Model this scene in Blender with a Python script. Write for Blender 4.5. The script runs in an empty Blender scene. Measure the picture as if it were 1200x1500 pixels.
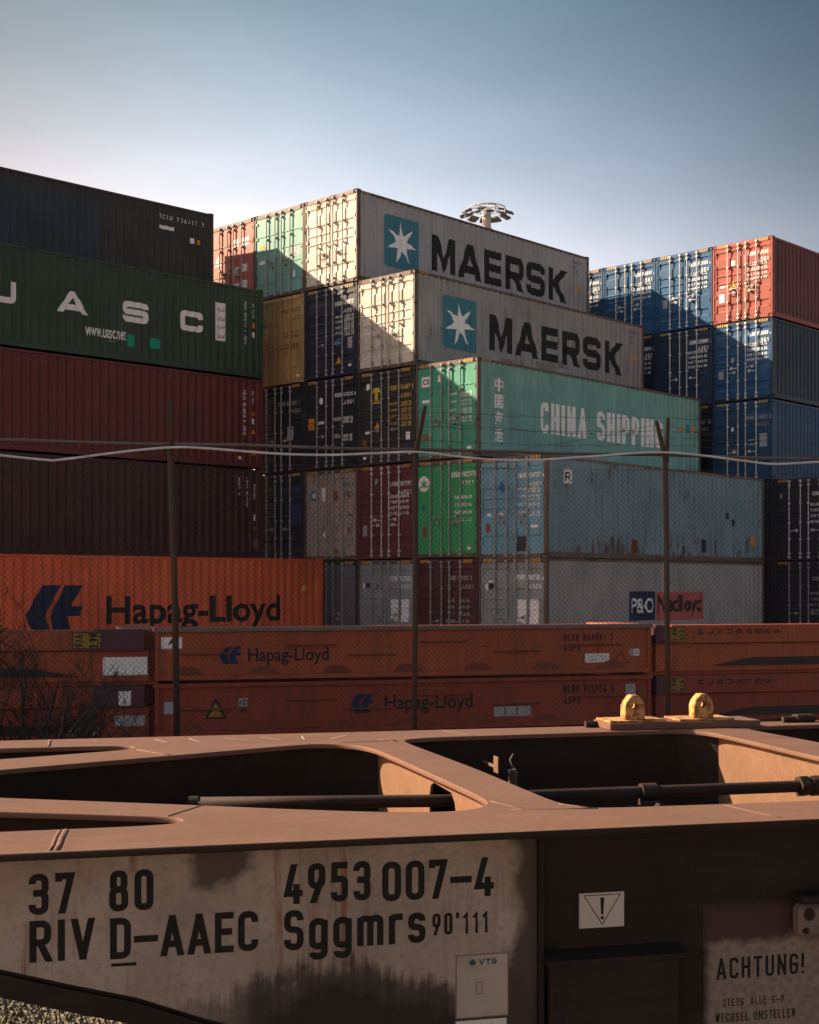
import bpy, bmesh, math, random
from mathutils import Vector, Matrix
from mathutils.geometry import tessellate_polygon
R = math.radians
rnd = random.Random(7)
SC = bpy.context.scene
COL = SC.collection
EYE = 2.1

# ------------------------------------------------------------------ camera
cam_d = bpy.data.cameras.new('camera'); cam = bpy.data.objects.new('camera', cam_d); COL.objects.link(cam)
cam.location = (0, 0, EYE); cam.rotation_euler = (R(90), 0, 0)
cam_d.sensor_fit = 'HORIZONTAL'; cam_d.sensor_width = 36; cam_d.lens = 36 * 2005.8 / 1200
cam_d.shift_y = 108.4 / 1200; cam_d.clip_start = .05; cam_d.clip_end = 5000
SC.camera = cam
# ------------------------------------------------------------------ sky and sun
SUN = Vector((.836, -.232, -.497)).normalized()          # direction the light travels
el = math.asin(-SUN.z); az = math.atan2(-SUN.x, -SUN.y)
w = bpy.data.worlds.new('World'); SC.world = w; w.use_nodes = True
nt = w.node_tree; nt.nodes.clear()
sky = nt.nodes.new('ShaderNodeTexSky'); sky.sky_type = 'NISHITA'; sky.sun_disc = False
sky.sun_elevation = el; sky.sun_rotation = az; sky.air_density = 1.0; sky.dust_density = 3.0; sky.ozone_density = 1.0
# haze near the horizon: the clear sky is brightened towards the horizon and the sun's side, each colour by exp(a + b X + c Z + d X X) of the view direction
tcw = nt.nodes.new('ShaderNodeTexCoord'); sx = nt.nodes.new('ShaderNodeSeparateXYZ'); nt.links.new(tcw.outputs['Generated'], sx.inputs[0])
def wm(op, a, b=0, c=0):
    n = nt.nodes.new('ShaderNodeMath'); n.operation = op
    for i, q in enumerate((a, b, c)):
        if hasattr(q, 'is_output'): nt.links.new(q, n.inputs[i])
        else: n.inputs[i].default_value = q
    return n.outputs[0]
hx = wm('MINIMUM', wm('MAXIMUM', sx.outputs[0], -.31), .31); hz = wm('MINIMUM', wm('MAXIMUM', sx.outputs[2], .14), .39)
cl = nt.nodes.new('ShaderNodeTexNoise'); cl.inputs['Scale'].default_value = 3.4; cl.inputs['Detail'].default_value = 5; cl.inputs['Roughness'].default_value = .55
mpc = nt.nodes.new('ShaderNodeMapping'); mpc.inputs['Scale'].default_value = (1, 1, 2.6); nt.links.new(tcw.outputs['Generated'], mpc.inputs[0]); nt.links.new(mpc.outputs[0], cl.inputs['Vector'])
cn_ = wm('MULTIPLY_ADD', cl.outputs['Fac'], .46, -.23)
up = wm('MAXIMUM', wm('SUBTRACT', sx.outputs[2], .40), 0)        # overhead, out of the picture, the sky is a deeper and bluer light
comb = nt.nodes.new('ShaderNodeCombineColor')
EXPO = 1.55
for i, (a_, b_, c_) in enumerate(((3.33, -1.10, -7.75), (2.55, -.84, -5.7), (2.36, -.70, -5.66))):
    e = wm('MULTIPLY_ADD', hx, b_, a_ - EXPO * .693); e = wm('ADD', e, wm('MULTIPLY', hz, c_)); e = wm('ADD', e, wm('MULTIPLY', wm('MULTIPLY', hx, hx), -7.5)); e = wm('ADD', e, cn_); e = wm('ADD', e, wm('MULTIPLY', up, (.3, 1.3, 2.1)[i]))
    nt.links.new(wm('EXPONENT', e), comb.inputs[i])
mul = nt.nodes.new('ShaderNodeMix'); mul.data_type = 'RGBA'; mul.blend_type = 'MULTIPLY'; mul.inputs[0].default_value = 1
bg = nt.nodes.new('ShaderNodeBackground'); bg.inputs['Strength'].default_value = .10
wo = nt.nodes.new('ShaderNodeOutputWorld')
nt.links.new(sky.outputs[0], mul.inputs[6]); nt.links.new(comb.outputs[0], mul.inputs[7]); nt.links.new(mul.outputs[2], bg.inputs[0]); nt.links.new(bg.outputs[0], wo.inputs[0])
sd = bpy.data.lights.new('sun', 'SUN'); sd.energy = 5.0; sd.angle = R(.5); sd.color = (1, .77, .53)
so = bpy.data.objects.new('sun', sd); COL.objects.link(so); so.rotation_euler = SUN.to_track_quat('-Z', 'Y').to_euler(); so.location = (-20, 5, 30)
vs = SC.view_settings; vs.view_transform = 'Standard'; vs.look = 'None'; vs.gamma = 1; vs.exposure = EXPO; vs.use_curve_mapping = False

# ------------------------------------------------------------------ materials
MATS = {}
def nmat(name):
    m = bpy.data.materials.new(name); m.use_nodes = True; t = m.node_tree
    return m, t, t.nodes['Principled BSDF']
def N(t, typ, **kw):
    n = t.nodes.new(typ)
    for k, v in kw.items():
        if k.startswith('i_'): n.inputs[int(k[2:])].default_value = v
        else: setattr(n, k, v)
    return n
def ramp(t, src, stops):
    r = t.nodes.new('ShaderNodeValToRGB'); e = r.color_ramp.elements
    while len(e) < len(stops): e.new(.5)
    for el_, (p, c) in zip(e, stops):
        el_.position = p; el_.color = (c, c, c, 1) if isinstance(c, (int, float)) else (*c, 1)
    t.links.new(src, r.inputs[0]); return r.outputs[0]
def mixc(t, fac, a, b, mode='MIX'):
    m = t.nodes.new('ShaderNodeMix'); m.data_type = 'RGBA'; m.blend_type = mode
    for s, i in ((fac, 0), (a, 6), (b, 7)):
        if hasattr(s, 'is_output'): t.links.new(s, m.inputs[i])
        elif i == 0: m.inputs[0].default_value = s
        else: m.inputs[i].default_value = (*s, 1)
    return m.outputs[2]
def coords(t, seed=True):
    tc = N(t, 'ShaderNodeTexCoord'); out = tc.outputs['Object']
    if seed:
        oi = N(t, 'ShaderNodeObjectInfo'); mu = N(t, 'ShaderNodeVectorMath', operation='SCALE'); mu.inputs[0].default_value = (37, 53, 29)
        t.links.new(oi.outputs['Random'], mu.inputs['Scale']); ad = N(t, 'ShaderNodeVectorMath', operation='ADD')
        t.links.new(out, ad.inputs[0]); t.links.new(mu.outputs[0], ad.inputs[1]); out = ad.outputs[0]
    return out
def noise(t, vec, scale, detail=4, rough=.55, stretch=None):
    if stretch:
        mp = N(t, 'ShaderNodeMapping'); mp.inputs['Scale'].default_value = stretch; t.links.new(vec, mp.inputs[0]); vec = mp.outputs[0]
    n = N(t, 'ShaderNodeTexNoise'); n.inputs['Scale'].default_value = scale; n.inputs['Detail'].default_value = detail; n.inputs['Roughness'].default_value = rough
    t.links.new(vec, n.inputs['Vector']); return n.outputs['Fac']
def paint(name, col, rust=.12, dirt=.35, rough=.5, rustcol=(.16, .055, .022), bump=.15, dirtcol=(.05, .043, .038), metal=0, low=0, sc=1):
    """weathered paint: fading, vertical dirt streaks, rust blotches; low = extra rust scars near the foot of a panel"""
    if name in MATS: return MATS[name]
    m, t, p = nmat(name); v = coords(t)
    big = noise(t, v, .9 * sc, 5, .6); st = noise(t, v, 2.0 * sc, 5, .6, (5, 5, .35)); fine = noise(t, v, 22 * sc, 6, .6)
    c = mixc(t, ramp(t, big, [(.3, 0), (.7, 1)]), tuple(x * .82 for x in col), tuple(min(1, x * 1.13 + .006) for x in col))
    c = mixc(t, ramp(t, st, [(.5, 0), (.82, dirt * 1.5)]), c, dirtcol)
    c = mixc(t, ramp(t, fine, [(.42, 0), (.8, dirt * .6)]), c, dirtcol)
    rn = noise(t, v, 2.6 * sc, 9, .68); lo = .72 - rust * .42
    rf = ramp(t, rn, [(lo, 0), (lo + .05, .9)])
    c = mixc(t, rf, c, rustcol)
    if low:
        tc = N(t, 'ShaderNodeTexCoord'); sp = N(t, 'ShaderNodeSeparateXYZ'); t.links.new(tc.outputs['Object'], sp.inputs[0])
        zz = N(t, 'ShaderNodeMapRange'); zz.inputs[1].default_value = .2; zz.inputs[2].default_value = 1.25; zz.inputs[3].default_value = .16; zz.inputs[4].default_value = 0
        t.links.new(sp.outputs[2], zz.inputs[0])
        ns = noise(t, v, 1.5, 8, .7, (3.2, 3.2, .9)); n2_ = noise(t, v, .55, 3, .5); ad_ = N(t, 'ShaderNodeMath', operation='MULTIPLY_ADD'); t.links.new(n2_, ad_.inputs[0]); ad_.inputs[1].default_value = .55; ad_.inputs[2].default_value = -.30; a_ = N(t, 'ShaderNodeMath', operation='ADD'); t.links.new(ns, a_.inputs[0]); t.links.new(ad_.outputs[0], a_.inputs[1])
        a = N(t, 'ShaderNodeMath', operation='ADD'); t.links.new(a_.outputs[0], a.inputs[0]); t.links.new(zz.outputs[0], a.inputs[1])
        c = mixc(t, ramp(t, a.outputs[0], [(.69 - low * .05, 0), (.75 - low * .05, .85)]), c, (.085, .04, .024))
    t.links.new(c, p.inputs['Base Color'])
    ro = mixc(t, rf, (rough,) * 3, (.9,) * 3); t.links.new(ro, p.inputs['Roughness'])
    p.inputs['Metallic'].default_value = metal
    b = N(t, 'ShaderNodeBump'); b.inputs['Strength'].default_value = bump * 1.6; b.inputs['Distance'].default_value = .02 / sc
    dn = noise(t, v, 1.6, 2, .5)
    ad = N(t, 'ShaderNodeMath', operation='MULTIPLY_ADD'); t.links.new(fine, ad.inputs[0]); ad.inputs[1].default_value = .25; t.links.new(dn, ad.inputs[2])
    t.links.new(ad.outputs[0], b.inputs['Height']); t.links.new(b.outputs[0], p.inputs['Normal'])
    p.inputs['Specular IOR Level'].default_value = .25
    MATS[name] = m; return m
def ink(name, col, rough=.6, wear=.15):
    if name in MATS: return MATS[name]
    m, t, p = nmat(name); v = coords(t); n = noise(t, v, 7, 6, .65)
    c = mixc(t, ramp(t, n, [(.45, 0), (.8, wear * 2)]), col, tuple(x * .45 + .03 for x in col))
    t.links.new(c, p.inputs['Base Color']); p.inputs['Roughness'].default_value = rough; p.inputs['Specular IOR Level'].default_value = .15
    MATS[name] = m; return m
WHITE = ink('white lettering', (.78, .76, .72), wear=.1); BLACK = ink('black lettering', (.022, .022, .022)); YEL = ink('yellow lettering', (.62, .42, .06))
NAVYI = ink('navy lettering', (.02, .03, .07)); ORANGE = ink('orange sticker', (.65, .25, .03)); SKYB = ink('pale blue square', (.06, .205, .25), wear=.25)
STARW = ink('star white', (.84, .82, .79), wear=.05); MAROONI = ink('maroon lettering', (.2, .03, .04)); TEALP = ink('teal patch', (.02, .3, .2)); REDI = ink('red panel', (.5, .11, .1), wear=.25)
GREYS = ink('grey sticker', (.33, .32, .31)); PALEGREEN = ink('green emblem', (.05, .3, .12)); STRIPE = ink('hazard yellow', (.62, .36, .06)); BROWNS = ink('brown plate', (.2, .1, .06)); BLUES = ink('blue sticker', (.04, .13, .3))
DULLW = ink('dull white lettering', (.36, .35, .33)); DIMI = ink('dim lettering', (.1, .1, .11)); BRONZE = ink('dark ochre lettering', (.12, .075, .03))
GALV = paint('galvanised steel', (.34, .33, .32), rust=.2, dirt=.4, rough=.45)
RUSTY = paint('rusty steel', (.085, .045, .03), rust=.6, dirt=.4, rough=.85)
def flat(name, col, rough=.7, metal=0):
    if name in MATS: return MATS[name]
    m, t, p = nmat(name); v = coords(t); n = noise(t, v, 5, 5, .6)
    c = mixc(t, ramp(t, n, [(.3, 0), (.7, 1)]), tuple(x * .75 for x in col), tuple(x * 1.2 for x in col))
    t.links.new(c, p.inputs['Base Color']); p.inputs['Roughness'].default_value = rough; p.inputs['Metallic'].default_value = metal
    MATS[name] = m; return m

# ------------------------------------------------------------------ mesh helpers
def obj(name, bm, mat, parent=None, smooth=False, link=True):
    me = bpy.data.meshes.new(name); bm.to_mesh(me); bm.free()
    if smooth:
        for p in me.polygons: p.use_smooth = True
    o = bpy.data.objects.new(name, me)
    for m in (mat if isinstance(mat, (list, tuple)) else [mat]): me.materials.append(m)
    COL.objects.link(o)
    if parent: o.parent = parent
    return o
def split_obj(name, bm, mat, parent=None):
    """one object for each well separated piece of the mesh"""
    bm.verts.index_update(); n = len(bm.verts); seen = [-1] * n; isl = []; bm.verts.ensure_lookup_table()
    for v in bm.verts:
        if seen[v.index] >= 0: continue
        st = [v]; seen[v.index] = len(isl); lo = v.co.copy(); hi = v.co.copy()
        while st:
            x = st.pop()
            for i in range(3): lo[i] = min(lo[i], x.co[i]); hi[i] = max(hi[i], x.co[i])
            for e in x.link_edges:
                y = e.other_vert(x)
                if seen[y.index] < 0: seen[y.index] = len(isl); st.append(y)
        isl.append((lo, hi))
    k = len(isl)
    if k < 2 or k > 400: return [obj(name, bm, mat, parent)]
    par = list(range(k))
    def find(a):
        while par[a] != a: par[a] = par[par[a]]; a = par[a]
        return a
    sz = [max(h - l) for l, h in isl]
    for a in range(k):
        for b in range(a + 1, k):
            g = math.sqrt(sum(max(0, isl[a][0][i] - isl[b][1][i], isl[b][0][i] - isl[a][1][i]) ** 2 for i in range(3)))
            if g <= max(.02, .5 * max(sz[a], sz[b])) * .97: par[find(a)] = find(b)
    groups = {}
    for i, f in enumerate(bm.faces): groups.setdefault(find(seen[f.verts[0].index]), []).append(i)
    if len(groups) == 1: return [obj(name, bm, mat, parent)]
    out = []
    bm.faces.ensure_lookup_table()
    for idx in groups.values():
        b2 = bmesh.new(); mp = {}
        for i in idx:
            vv = []
            for v in bm.faces[i].verts:
                if v.index not in mp: mp[v.index] = b2.verts.new(v.co)
                vv.append(mp[v.index])
            b2.faces.new(vv)
        out.append(obj(name, b2, mat, parent))
    bm.free(); return out
def empty(name, loc, rz=0):
    o = bpy.data.objects.new(name, None); COL.objects.link(o); o.location = loc; o.rotation_euler = (0, 0, rz); o.empty_display_size = .3
    return o
def tag(o, label, cat, group=None, kind=None):
    if label: o['label'] = label
    if cat: o['category'] = cat
    if group: o['group'] = group
    if kind: o['kind'] = kind
    return o
def box(bm, x0, x1, y0, y1, z0, z1, mi=0):
    v = [bm.verts.new(c) for c in ((x0, y0, z0), (x1, y0, z0), (x1, y1, z0), (x0, y1, z0), (x0, y0, z1), (x1, y0, z1), (x1, y1, z1), (x0, y1, z1))]
    for f in ((0, 3, 2, 1), (4, 5, 6, 7), (0, 1, 5, 4), (1, 2, 6, 5), (2, 3, 7, 6), (3, 0, 4, 7)):
        bm.faces.new([v[i] for i in f]).material_index = mi
def bbox(bm, x0, x1, y0, y1, z0, z1, bev=.006):
    b2 = bmesh.new(); box(b2, x0, x1, y0, y1, z0, z1)
    bmesh.ops.bevel(b2, geom=b2.edges[:], offset=bev, segments=1, affect='EDGES')
    me = bpy.data.meshes.new('tmp'); b2.to_mesh(me); b2.free(); bm.from_mesh(me); bpy.data.meshes.remove(me)
def tube(bm, pts, r, n=6, cap=True):
    pts = [Vector(p) for p in pts]; rs = r if isinstance(r, (list, tuple)) else [r] * len(pts)
    rings = []; up = None
    for i, p in enumerate(pts):
        d = (pts[min(i + 1, len(pts) - 1)] - pts[max(i - 1, 0)])
        if d.length < 1e-9: d = Vector((0, 0, 1))
        d.normalize()
        if up is None: up = d.orthogonal().normalized()
        else:
            up = up - d * up.dot(d)
            up = up.normalized() if up.length > 1e-6 else d.orthogonal().normalized()
        s = d.cross(up)
        rings.append([bm.verts.new(p + (up * math.cos(2 * math.pi * k / n) + s * math.sin(2 * math.pi * k / n)) * rs[i]) for k in range(n)])
    for a, b in zip(rings, rings[1:]):
        for k in range(n): bm.faces.new((a[k], a[(k + 1) % n], b[(k + 1) % n], b[k]))
    if cap and n > 2:
        bm.faces.new(rings[0][::-1]); bm.faces.new(rings[-1])
def extr(bm, poly, fn, d0, d1):
    """closed prism: 2-D poly, fn(u, v, d) -> 3-D"""
    a = [bm.verts.new(fn(u, v, d0)) for u, v in poly]; b = [bm.verts.new(fn(u, v, d1)) for u, v in poly]
    n = len(poly)
    tr = tessellate_polygon([[Vector((u, v, 0)) for u, v in poly]])
    for q in tr: bm.faces.new([a[i] for i in q]); bm.faces.new([b[i] for i in reversed(q)])
    for i in range(n): bm.faces.new((a[i], a[(i + 1) % n], b[(i + 1) % n], b[i]))
def fixn(bm):
    bmesh.ops.recalc_face_normals(bm, faces=bm.faces[:]); return bm

# ------------------------------------------------------------------ lettering: a stroke alphabet (technical lettering with round corners)
def fillet(pts, closed, rad):
    n = len(pts); out = []
    for i, (x, y, r) in enumerate(pts):
        if (not closed and i in (0, n - 1)) or r <= 0: out.append((x, y)); continue
        p = Vector((x, y)); a = Vector(pts[i - 1][:2]) - p; b = Vector(pts[(i + 1) % n][:2]) - p
        la, lb = a.length, b.length
        if la < 1e-6 or lb < 1e-6: out.append((x, y)); continue
        an = a.angle(b); d = min(r * rad / max(math.tan(an / 2), 1e-3), la * .49 if closed or 0 < i - 1 else la * .98, lb * .49 if closed or i + 1 < n - 1 else lb * .98)
        p0 = p + a.normalized() * d; p1 = p + b.normalized() * d
        for k in range(6):
            q = k / 5; m = p0 * (1 - q) ** 2 + p * 2 * q * (1 - q) + p1 * q * q
            out.append((m.x, m.y))
    return out
def strip(bm, pts, th, z, closed=False):
    pts = [Vector(p) for p in pts]; q = [pts[0]]
    for p in pts[1:]:
        if (p - q[-1]).length > 1e-5: q.append(p)
    if closed and (q[0] - q[-1]).length < 1e-5: q.pop()
    pts = q; n = len(pts); L = []; Rr = []
    for i, p in enumerate(pts):
        if closed: a, b = pts[i - 1], pts[(i + 1) % n]
        else: a, b = (pts[i - 1] if i else None), (pts[i + 1] if i + 1 < n else None)
        d0 = (p - a).normalized() if a is not None else None; d1 = (b - p).normalized() if b is not None else None
        if d0 is None: d0 = d1
        if d1 is None: d1 = d0
        t = d0 + d1
        t = t.normalized() if t.length > 1e-4 else d0
        nn = Vector((-t.y, t.x)); k = min(1 / max(nn.dot(Vector((-d0.y, d0.x))), .2), 1.9)
        L.append(bm.verts.new((*(p + nn * th / 2 * k), z))); Rr.append(bm.verts.new((*(p - nn * th / 2 * k), z)))
    for i in range(n if closed else n - 1):
        j = (i + 1) % n
        bm.faces.new((Rr[i], Rr[j], L[j], L[i]))
h5 = .5
G = {
 '0': (1, [('c', [(0, 0, h5), (1, 0, h5), (1, 1, h5), (0, 1, h5)])]),
 '1': (.62, [('o', [(0, .74, 0), (.9, 1, 0), (.9, 0, 0)])]),
 '2': (1, [('o', [(0, .74, 0), (0, 1, h5), (1, 1, h5), (1, .6, .4), (.02, 0, 0), (1, 0, 0)])]),
 '3': (1, [('o', [(0, .8, 0), (0, 1, h5), (1, 1, h5), (1, .53, .4), (.35, .53, 0)]), ('o', [(.36, .53, 0), (1, .53, .45), (1, 0, h5), (0, 0, h5), (0, .2, 0)])]),
 '4': (1.08, [('o', [(.5, 1, 0), (0, .22, 0), (1.0, .22, 0)]), ('o', [(.76, .5, 0), (.76, 0, 0)])]),
 '5': (1, [('o', [(.95, 1, 0), (.06, 1, 0), (.04, .58, 0), (1, .6, h5), (1, 0, h5), (0, 0, h5), (0, .2, 0)])]),
 '6': (1, [('c', [(0, 0, h5), (1, 0, h5), (1, .58, h5), (0, .58, h5)]), ('o', [(.72, 1, 0), (.02, .36, 0)])]),
 '7': (.95, [('o', [(0, .84, 0), (0, 1, 0), (1, 1, 0), (.32, 0, 0)])]),
 '8': (1, [('c', [(.06, .54, .45), (.94, .54, .45), (.94, 1, .45), (.06, 1, .45)]), ('c', [(0, 0, h5), (1, 0, h5), (1, .54, h5), (0, .54, h5)])]),
 '9': (1, [('c', [(0, .42, h5), (1, .42, h5), (1, 1, h5), (0, 1, h5)]), ('o', [(.98, .64, 0), (.28, 0, 0)])]),
 'A': (1.15, [('o', [(0, 0, 0), (.48, 1, 0)]), ('o', [(1, 0, 0), (.52, 1, 0)]), ('o', [(.16, .25, 0), (.84, .25, 0)])]),
 'B': (1, [('c', [(0, 0, 0), (1, 0, .45), (1, .52, .45), (0, .52, 0)]), ('o', [(0, .52, 0), (0, 1, 0), (.93, 1, .45), (.93, .53, .45), (.1, .53, 0)])]),
 'C': (1, [('o', [(1, .76, 0), (1, 1, h5), (0, 1, h5), (0, 0, h5), (1, 0, h5), (1, .24, 0)])]),
 'D': (1, [('c', [(0, 0, 0), (1, 0, .6), (1, 1, .6), (0, 1, 0)])]),
 'E': (.88, [('o', [(1, 1, 0), (0, 1, 0), (0, 0, 0), (1, 0, 0)]), ('o', [(.06, .52, 0), (.88, .52, 0)])]),
 'F': (.88, [('o', [(1, 1, 0), (0, 1, 0), (0, 0, 0)]), ('o', [(.06, .5, 0), (.85, .5, 0)])]),
 'G': (1, [('o', [(1, .76, 0), (1, 1, h5), (0, 1, h5), (0, 0, h5), (1, 0, h5), (1, .48, 0), (.5, .48, 0)])]),
 'H': (1, [('o', [(0, 0, 0), (0, 1, 0)]), ('o', [(1, 0, 0), (1, 1, 0)]), ('o', [(.06, .52, 0), (.94, .52, 0)])]),
 'I': (.02, [('o', [(.5, 0, 0), (.5, 1, 0)])]),
 'J': (.8, [('o', [(1, 1, 0), (1, 0, h5), (0, 0, h5), (0, .2, 0)])]),
 'K': (1, [('o', [(0, 0, 0), (0, 1, 0)]), ('o', [(1, 1, 0), (.08, .42, 0)]), ('o', [(.32, .56, 0), (1, 0, 0)])]),
 'L': (.85, [('o', [(0, 1, 0), (0, 0, 0), (1, 0, 0)])]),
 'M': (1.3, [('o', [(0, 0, 0), (0, 1, 0)]), ('o', [(.03, 1, 0), (.5, .32, 0), (.97, 1, 0)]), ('o', [(1, 0, 0), (1, 1, 0)])]),
 'N': (1.05, [('o', [(0, 0, 0), (0, 1, 0)]), ('o', [(.06, .96, 0), (.94, .04, 0)]), ('o', [(1, 0, 0), (1, 1, 0)])]),
 'O': (1, [('c', [(0, 0, h5), (1, 0, h5), (1, 1, h5), (0, 1, h5)])]),
 'P': (1, [('o', [(0, 0, 0), (0, 1, 0), (1, 1, h5), (1, .45, h5), (.05, .45, 0)])]),
 'R': (1, [('o', [(0, 0, 0), (0, 1, 0), (1, 1, h5), (1, .46, h5), (.05, .46, 0)]), ('o', [(.5, .44, 0), (1, 0, 0)])]),
 'S': (1, [('o', [(1, .78, 0), (1, 1, h5), (0, 1, h5), (0, .53, .45), (1, .5, .45), (1, 0, h5), (0, 0, h5), (0, .22, 0)])]),
 'T': (1, [('o', [(0, 1, 0), (1, 1, 0)]), ('o', [(.5, .98, 0), (.5, 0, 0)])]),
 'U': (1, [('o', [(0, 1, 0), (0, 0, h5), (1, 0, h5), (1, 1, 0)])]),
 'V': (1.1, [('o', [(0, 1, 0), (.48, 0, 0)]), ('o', [(1, 1, 0), (.52, 0, 0)])]),
 'W': (1.5, [('o', [(0, 1, 0), (.25, 0, 0)]), ('o', [(.49, 1, 0), (.25, 0, 0)]), ('o', [(.51, 1, 0), (.75, 0, 0)]), ('o', [(1, 1, 0), (.75, 0, 0)])]),
 'X': (1, [('o', [(0, 1, 0), (1, 0, 0)]), ('o', [(1, 1, 0), (0, 0, 0)])]),
 'Y': (1, [('o', [(0, 1, 0), (.5, .45, 0), (1, 1, 0)]), ('o', [(.5, .45, 0), (.5, 0, 0)])]),
 'Z': (1, [('o', [(0, 1, 0), (1, 1, 0), (0, 0, 0), (1, 0, 0)])]),
 'g': (.95, [('c', [(0, -.02, h5), (1, -.02, h5), (1, .72, h5), (0, .72, h5)]), ('o', [(1, .76, 0), (1, -.32, h5), (.05, -.32, h5), (.02, -.2, 0)])]),
 'm': (1.6, [('o', [(0, 0, 0), (0, .76, 0)]), ('o', [(0, .6, 0), (.12, .72, .15), (.5, .72, .3), (.5, 0, 0)]), ('o', [(.5, .6, 0), (.62, .72, .15), (1, .72, .3), (1, 0, 0)])]),
 'r': (.6, [('o', [(0, 0, 0), (0, .76, 0)]), ('o', [(0, .56, 0), (.2, .72, .2), (1, .72, 0)])]),
 's': (.9, [('o', [(1, .56, 0), (1, .72, h5), (0, .72, h5), (0, .39, .45), (1, .36, .45), (1, 0, h5), (0, 0, h5), (0, .16, 0)])]),
 '-': (1.0, [('o', [(-.12, .45, 0), (1.12, .45, 0)])]), "'": (.02, [('o', [(.5, 1, 0), (.5, .78, 0)])]), '.': (.02, [('o', [(.5, -.06, 0), (.5, .06, 0)])]),
 ',': (.02, [('o', [(.5, .06, 0), (.3, -.2, 0)])]), '!': (.02, [('o', [(.5, 1, 0), (.5, .28, 0)]), ('o', [(.5, .08, 0), (.5, -.06, 0)])]), ':': (.02, [('o', [(.5, .2, 0), (.5, .3, 0)]), ('o', [(.5, .6, 0), (.5, .7, 0)])]),
 '&': (1.15, [('o', [(1, 0, 0), (.15, .78, 0), (.2, 1, .4), (.75, 1, .4), (.7, .7, .2), (0, .38, .3), (.0, 0, .4), (.75, 0, .3), (1, .42, 0)])]),
 '/': (.7, [('o', [(0, 0, 0), (1, 1, 0)])]), ' ': (.45, []),
}
def clip(b2, bm, z0, z1):
    for z, n in ((z0, (0, -1, 0)), (z1, (0, 1, 0))):
        bmesh.ops.bisect_plane(b2, geom=b2.verts[:] + b2.edges[:] + b2.faces[:], plane_co=(0, z, 0), plane_no=n, dist=1e-6, clear_outer=True)
    mp = {v: bm.verts.new(v.co) for v in b2.verts}
    for f in b2.faces: bm.faces.new([mp[v] for v in f.verts])
    b2.free()
def lengthen(pts, T):
    """square, horizontal feet: ends that stand on the base or cap line run past it (they are clipped there)"""
    o = list(pts)
    for i, j in ((0, 1), (-1, -2)):
        a, b = Vector(o[i][:2]), Vector(o[j][:2]); d = a - b
        if d.length < 1e-6: continue
        d.normalize(); y = pts[i][3]; k = T * 1.1 if (abs(y) < .01 or abs(y - 1) < .01) and abs(d.y) > .3 else T * .5 if abs(d.y) < .2 else 0
        a = a + d * k; o[i] = (a.x, a.y, *pts[i][2:])
    return [p[:3] for p in o]
def strokes(bm, s, x0, z0, x1, z1, th=.15, gap=.16, aspect=.42, round_=1.0):
    """capitals fill z0..z1; the line fills x0..x1; th = stroke / cap height"""
    H = z1 - z0; T = th * H; tot = 0; adv = []
    for ch in s:
        wd = G.get(ch, G[' '])[0]; cw = wd * (aspect * H - T) + T if ch != ' ' else aspect * H * .7
        adv.append(cw); tot += cw
    tot += gap * H * (len(s) - 1); k = (x1 - x0) / tot; x = x0; n = 0
    for ch, cw in zip(s, adv):
        wdt = cw * k - T
        tb = bmesh.new()
        for j, (ty, pts) in enumerate(G.get(ch, G[' '])[1]):
            pp = [(x + T / 2 + px * wdt, z0 + T / 2 + py * (H - T), r, py) for px, py, r in pts]
            pp = [p[:3] for p in pp] if ty == 'c' else lengthen(pp, T)
            strip(tb, fillet(pp, ty == 'c', wdt * round_), T, .0004 * (n % 4), ty == 'c'); n += 1
        clip(tb, bm, z0 - (H * .5 if ch in 'g,' else 0), z1)
        x += cw * k + gap * H * k
def fonttext(bm, s, x0, z0, x1, z1, bold=0, base=None):
    """outline text from Blender's own built-in typeface, fitted to the rectangle; base = height of the full bounding box bottom"""
    cu = bpy.data.curves.new('t', 'FONT'); cu.body = s; cu.size = 1; cu.offset = bold; cu.resolution_u = 3
    o = bpy.data.objects.new('t', cu); COL.objects.link(o)
    me = o.evaluated_get(bpy.context.evaluated_depsgraph_get()).to_mesh()
    xs = [v.co.x for v in me.vertices]; ys = [v.co.y for v in me.vertices]
    a, b, c, d = min(xs), max(xs), min(ys), max(ys)
    vs_ = [bm.verts.new((x0 + (v.co.x - a) / (b - a) * (x1 - x0), z0 + (v.co.y - c) / (d - c) * (z1 - z0), 0)) for v in me.vertices]
    for p in me.polygons:
        try: bm.faces.new([vs_[i] for i in p.vertices])
        except ValueError: pass
    o.to_mesh_clear(); bpy.data.objects.remove(o); bpy.data.curves.remove(cu)
def poly(bm, pts, z=0):
    vv = [bm.verts.new((x, y, z)) for x, y in pts]
    for q in tessellate_polygon([[Vector((x, y, 0)) for x, y in pts]]): bm.faces.new([vv[i] for i in q])
def starpoly(bm, pts, z=0):
    c = bm.verts.new((sum(p[0] for p in pts) / len(pts), sum(p[1] for p in pts) / len(pts), z)); vv = [bm.verts.new((x, y, z)) for x, y in pts]
    for i in range(len(vv)): bm.faces.new((c, vv[i], vv[(i + 1) % len(vv)]))
def rect(bm, x0, z0, x1, z1, z=0): poly(bm, [(x0, z0), (x1, z0), (x1, z1), (x0, z1)], z)
def rrect(x0, z0, x1, z1, r, n=4):
    o = []
    for cx, cy, a in ((x1 - r, z0 + r, -90), (x1 - r, z1 - r, 0), (x0 + r, z1 - r, 90), (x0 + r, z0 + r, 180)):
        for k in range(n + 1):
            an = R(a + 90 * k / n); o.append((cx + r * math.cos(an), cy + r * math.sin(an)))
    return o
def circle(cx, cy, rx, ry=None, n=20): return [(cx + rx * math.cos(2 * math.pi * k / n), cy + (ry or rx) * math.sin(2 * math.pi * k / n)) for k in range(n)]
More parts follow.
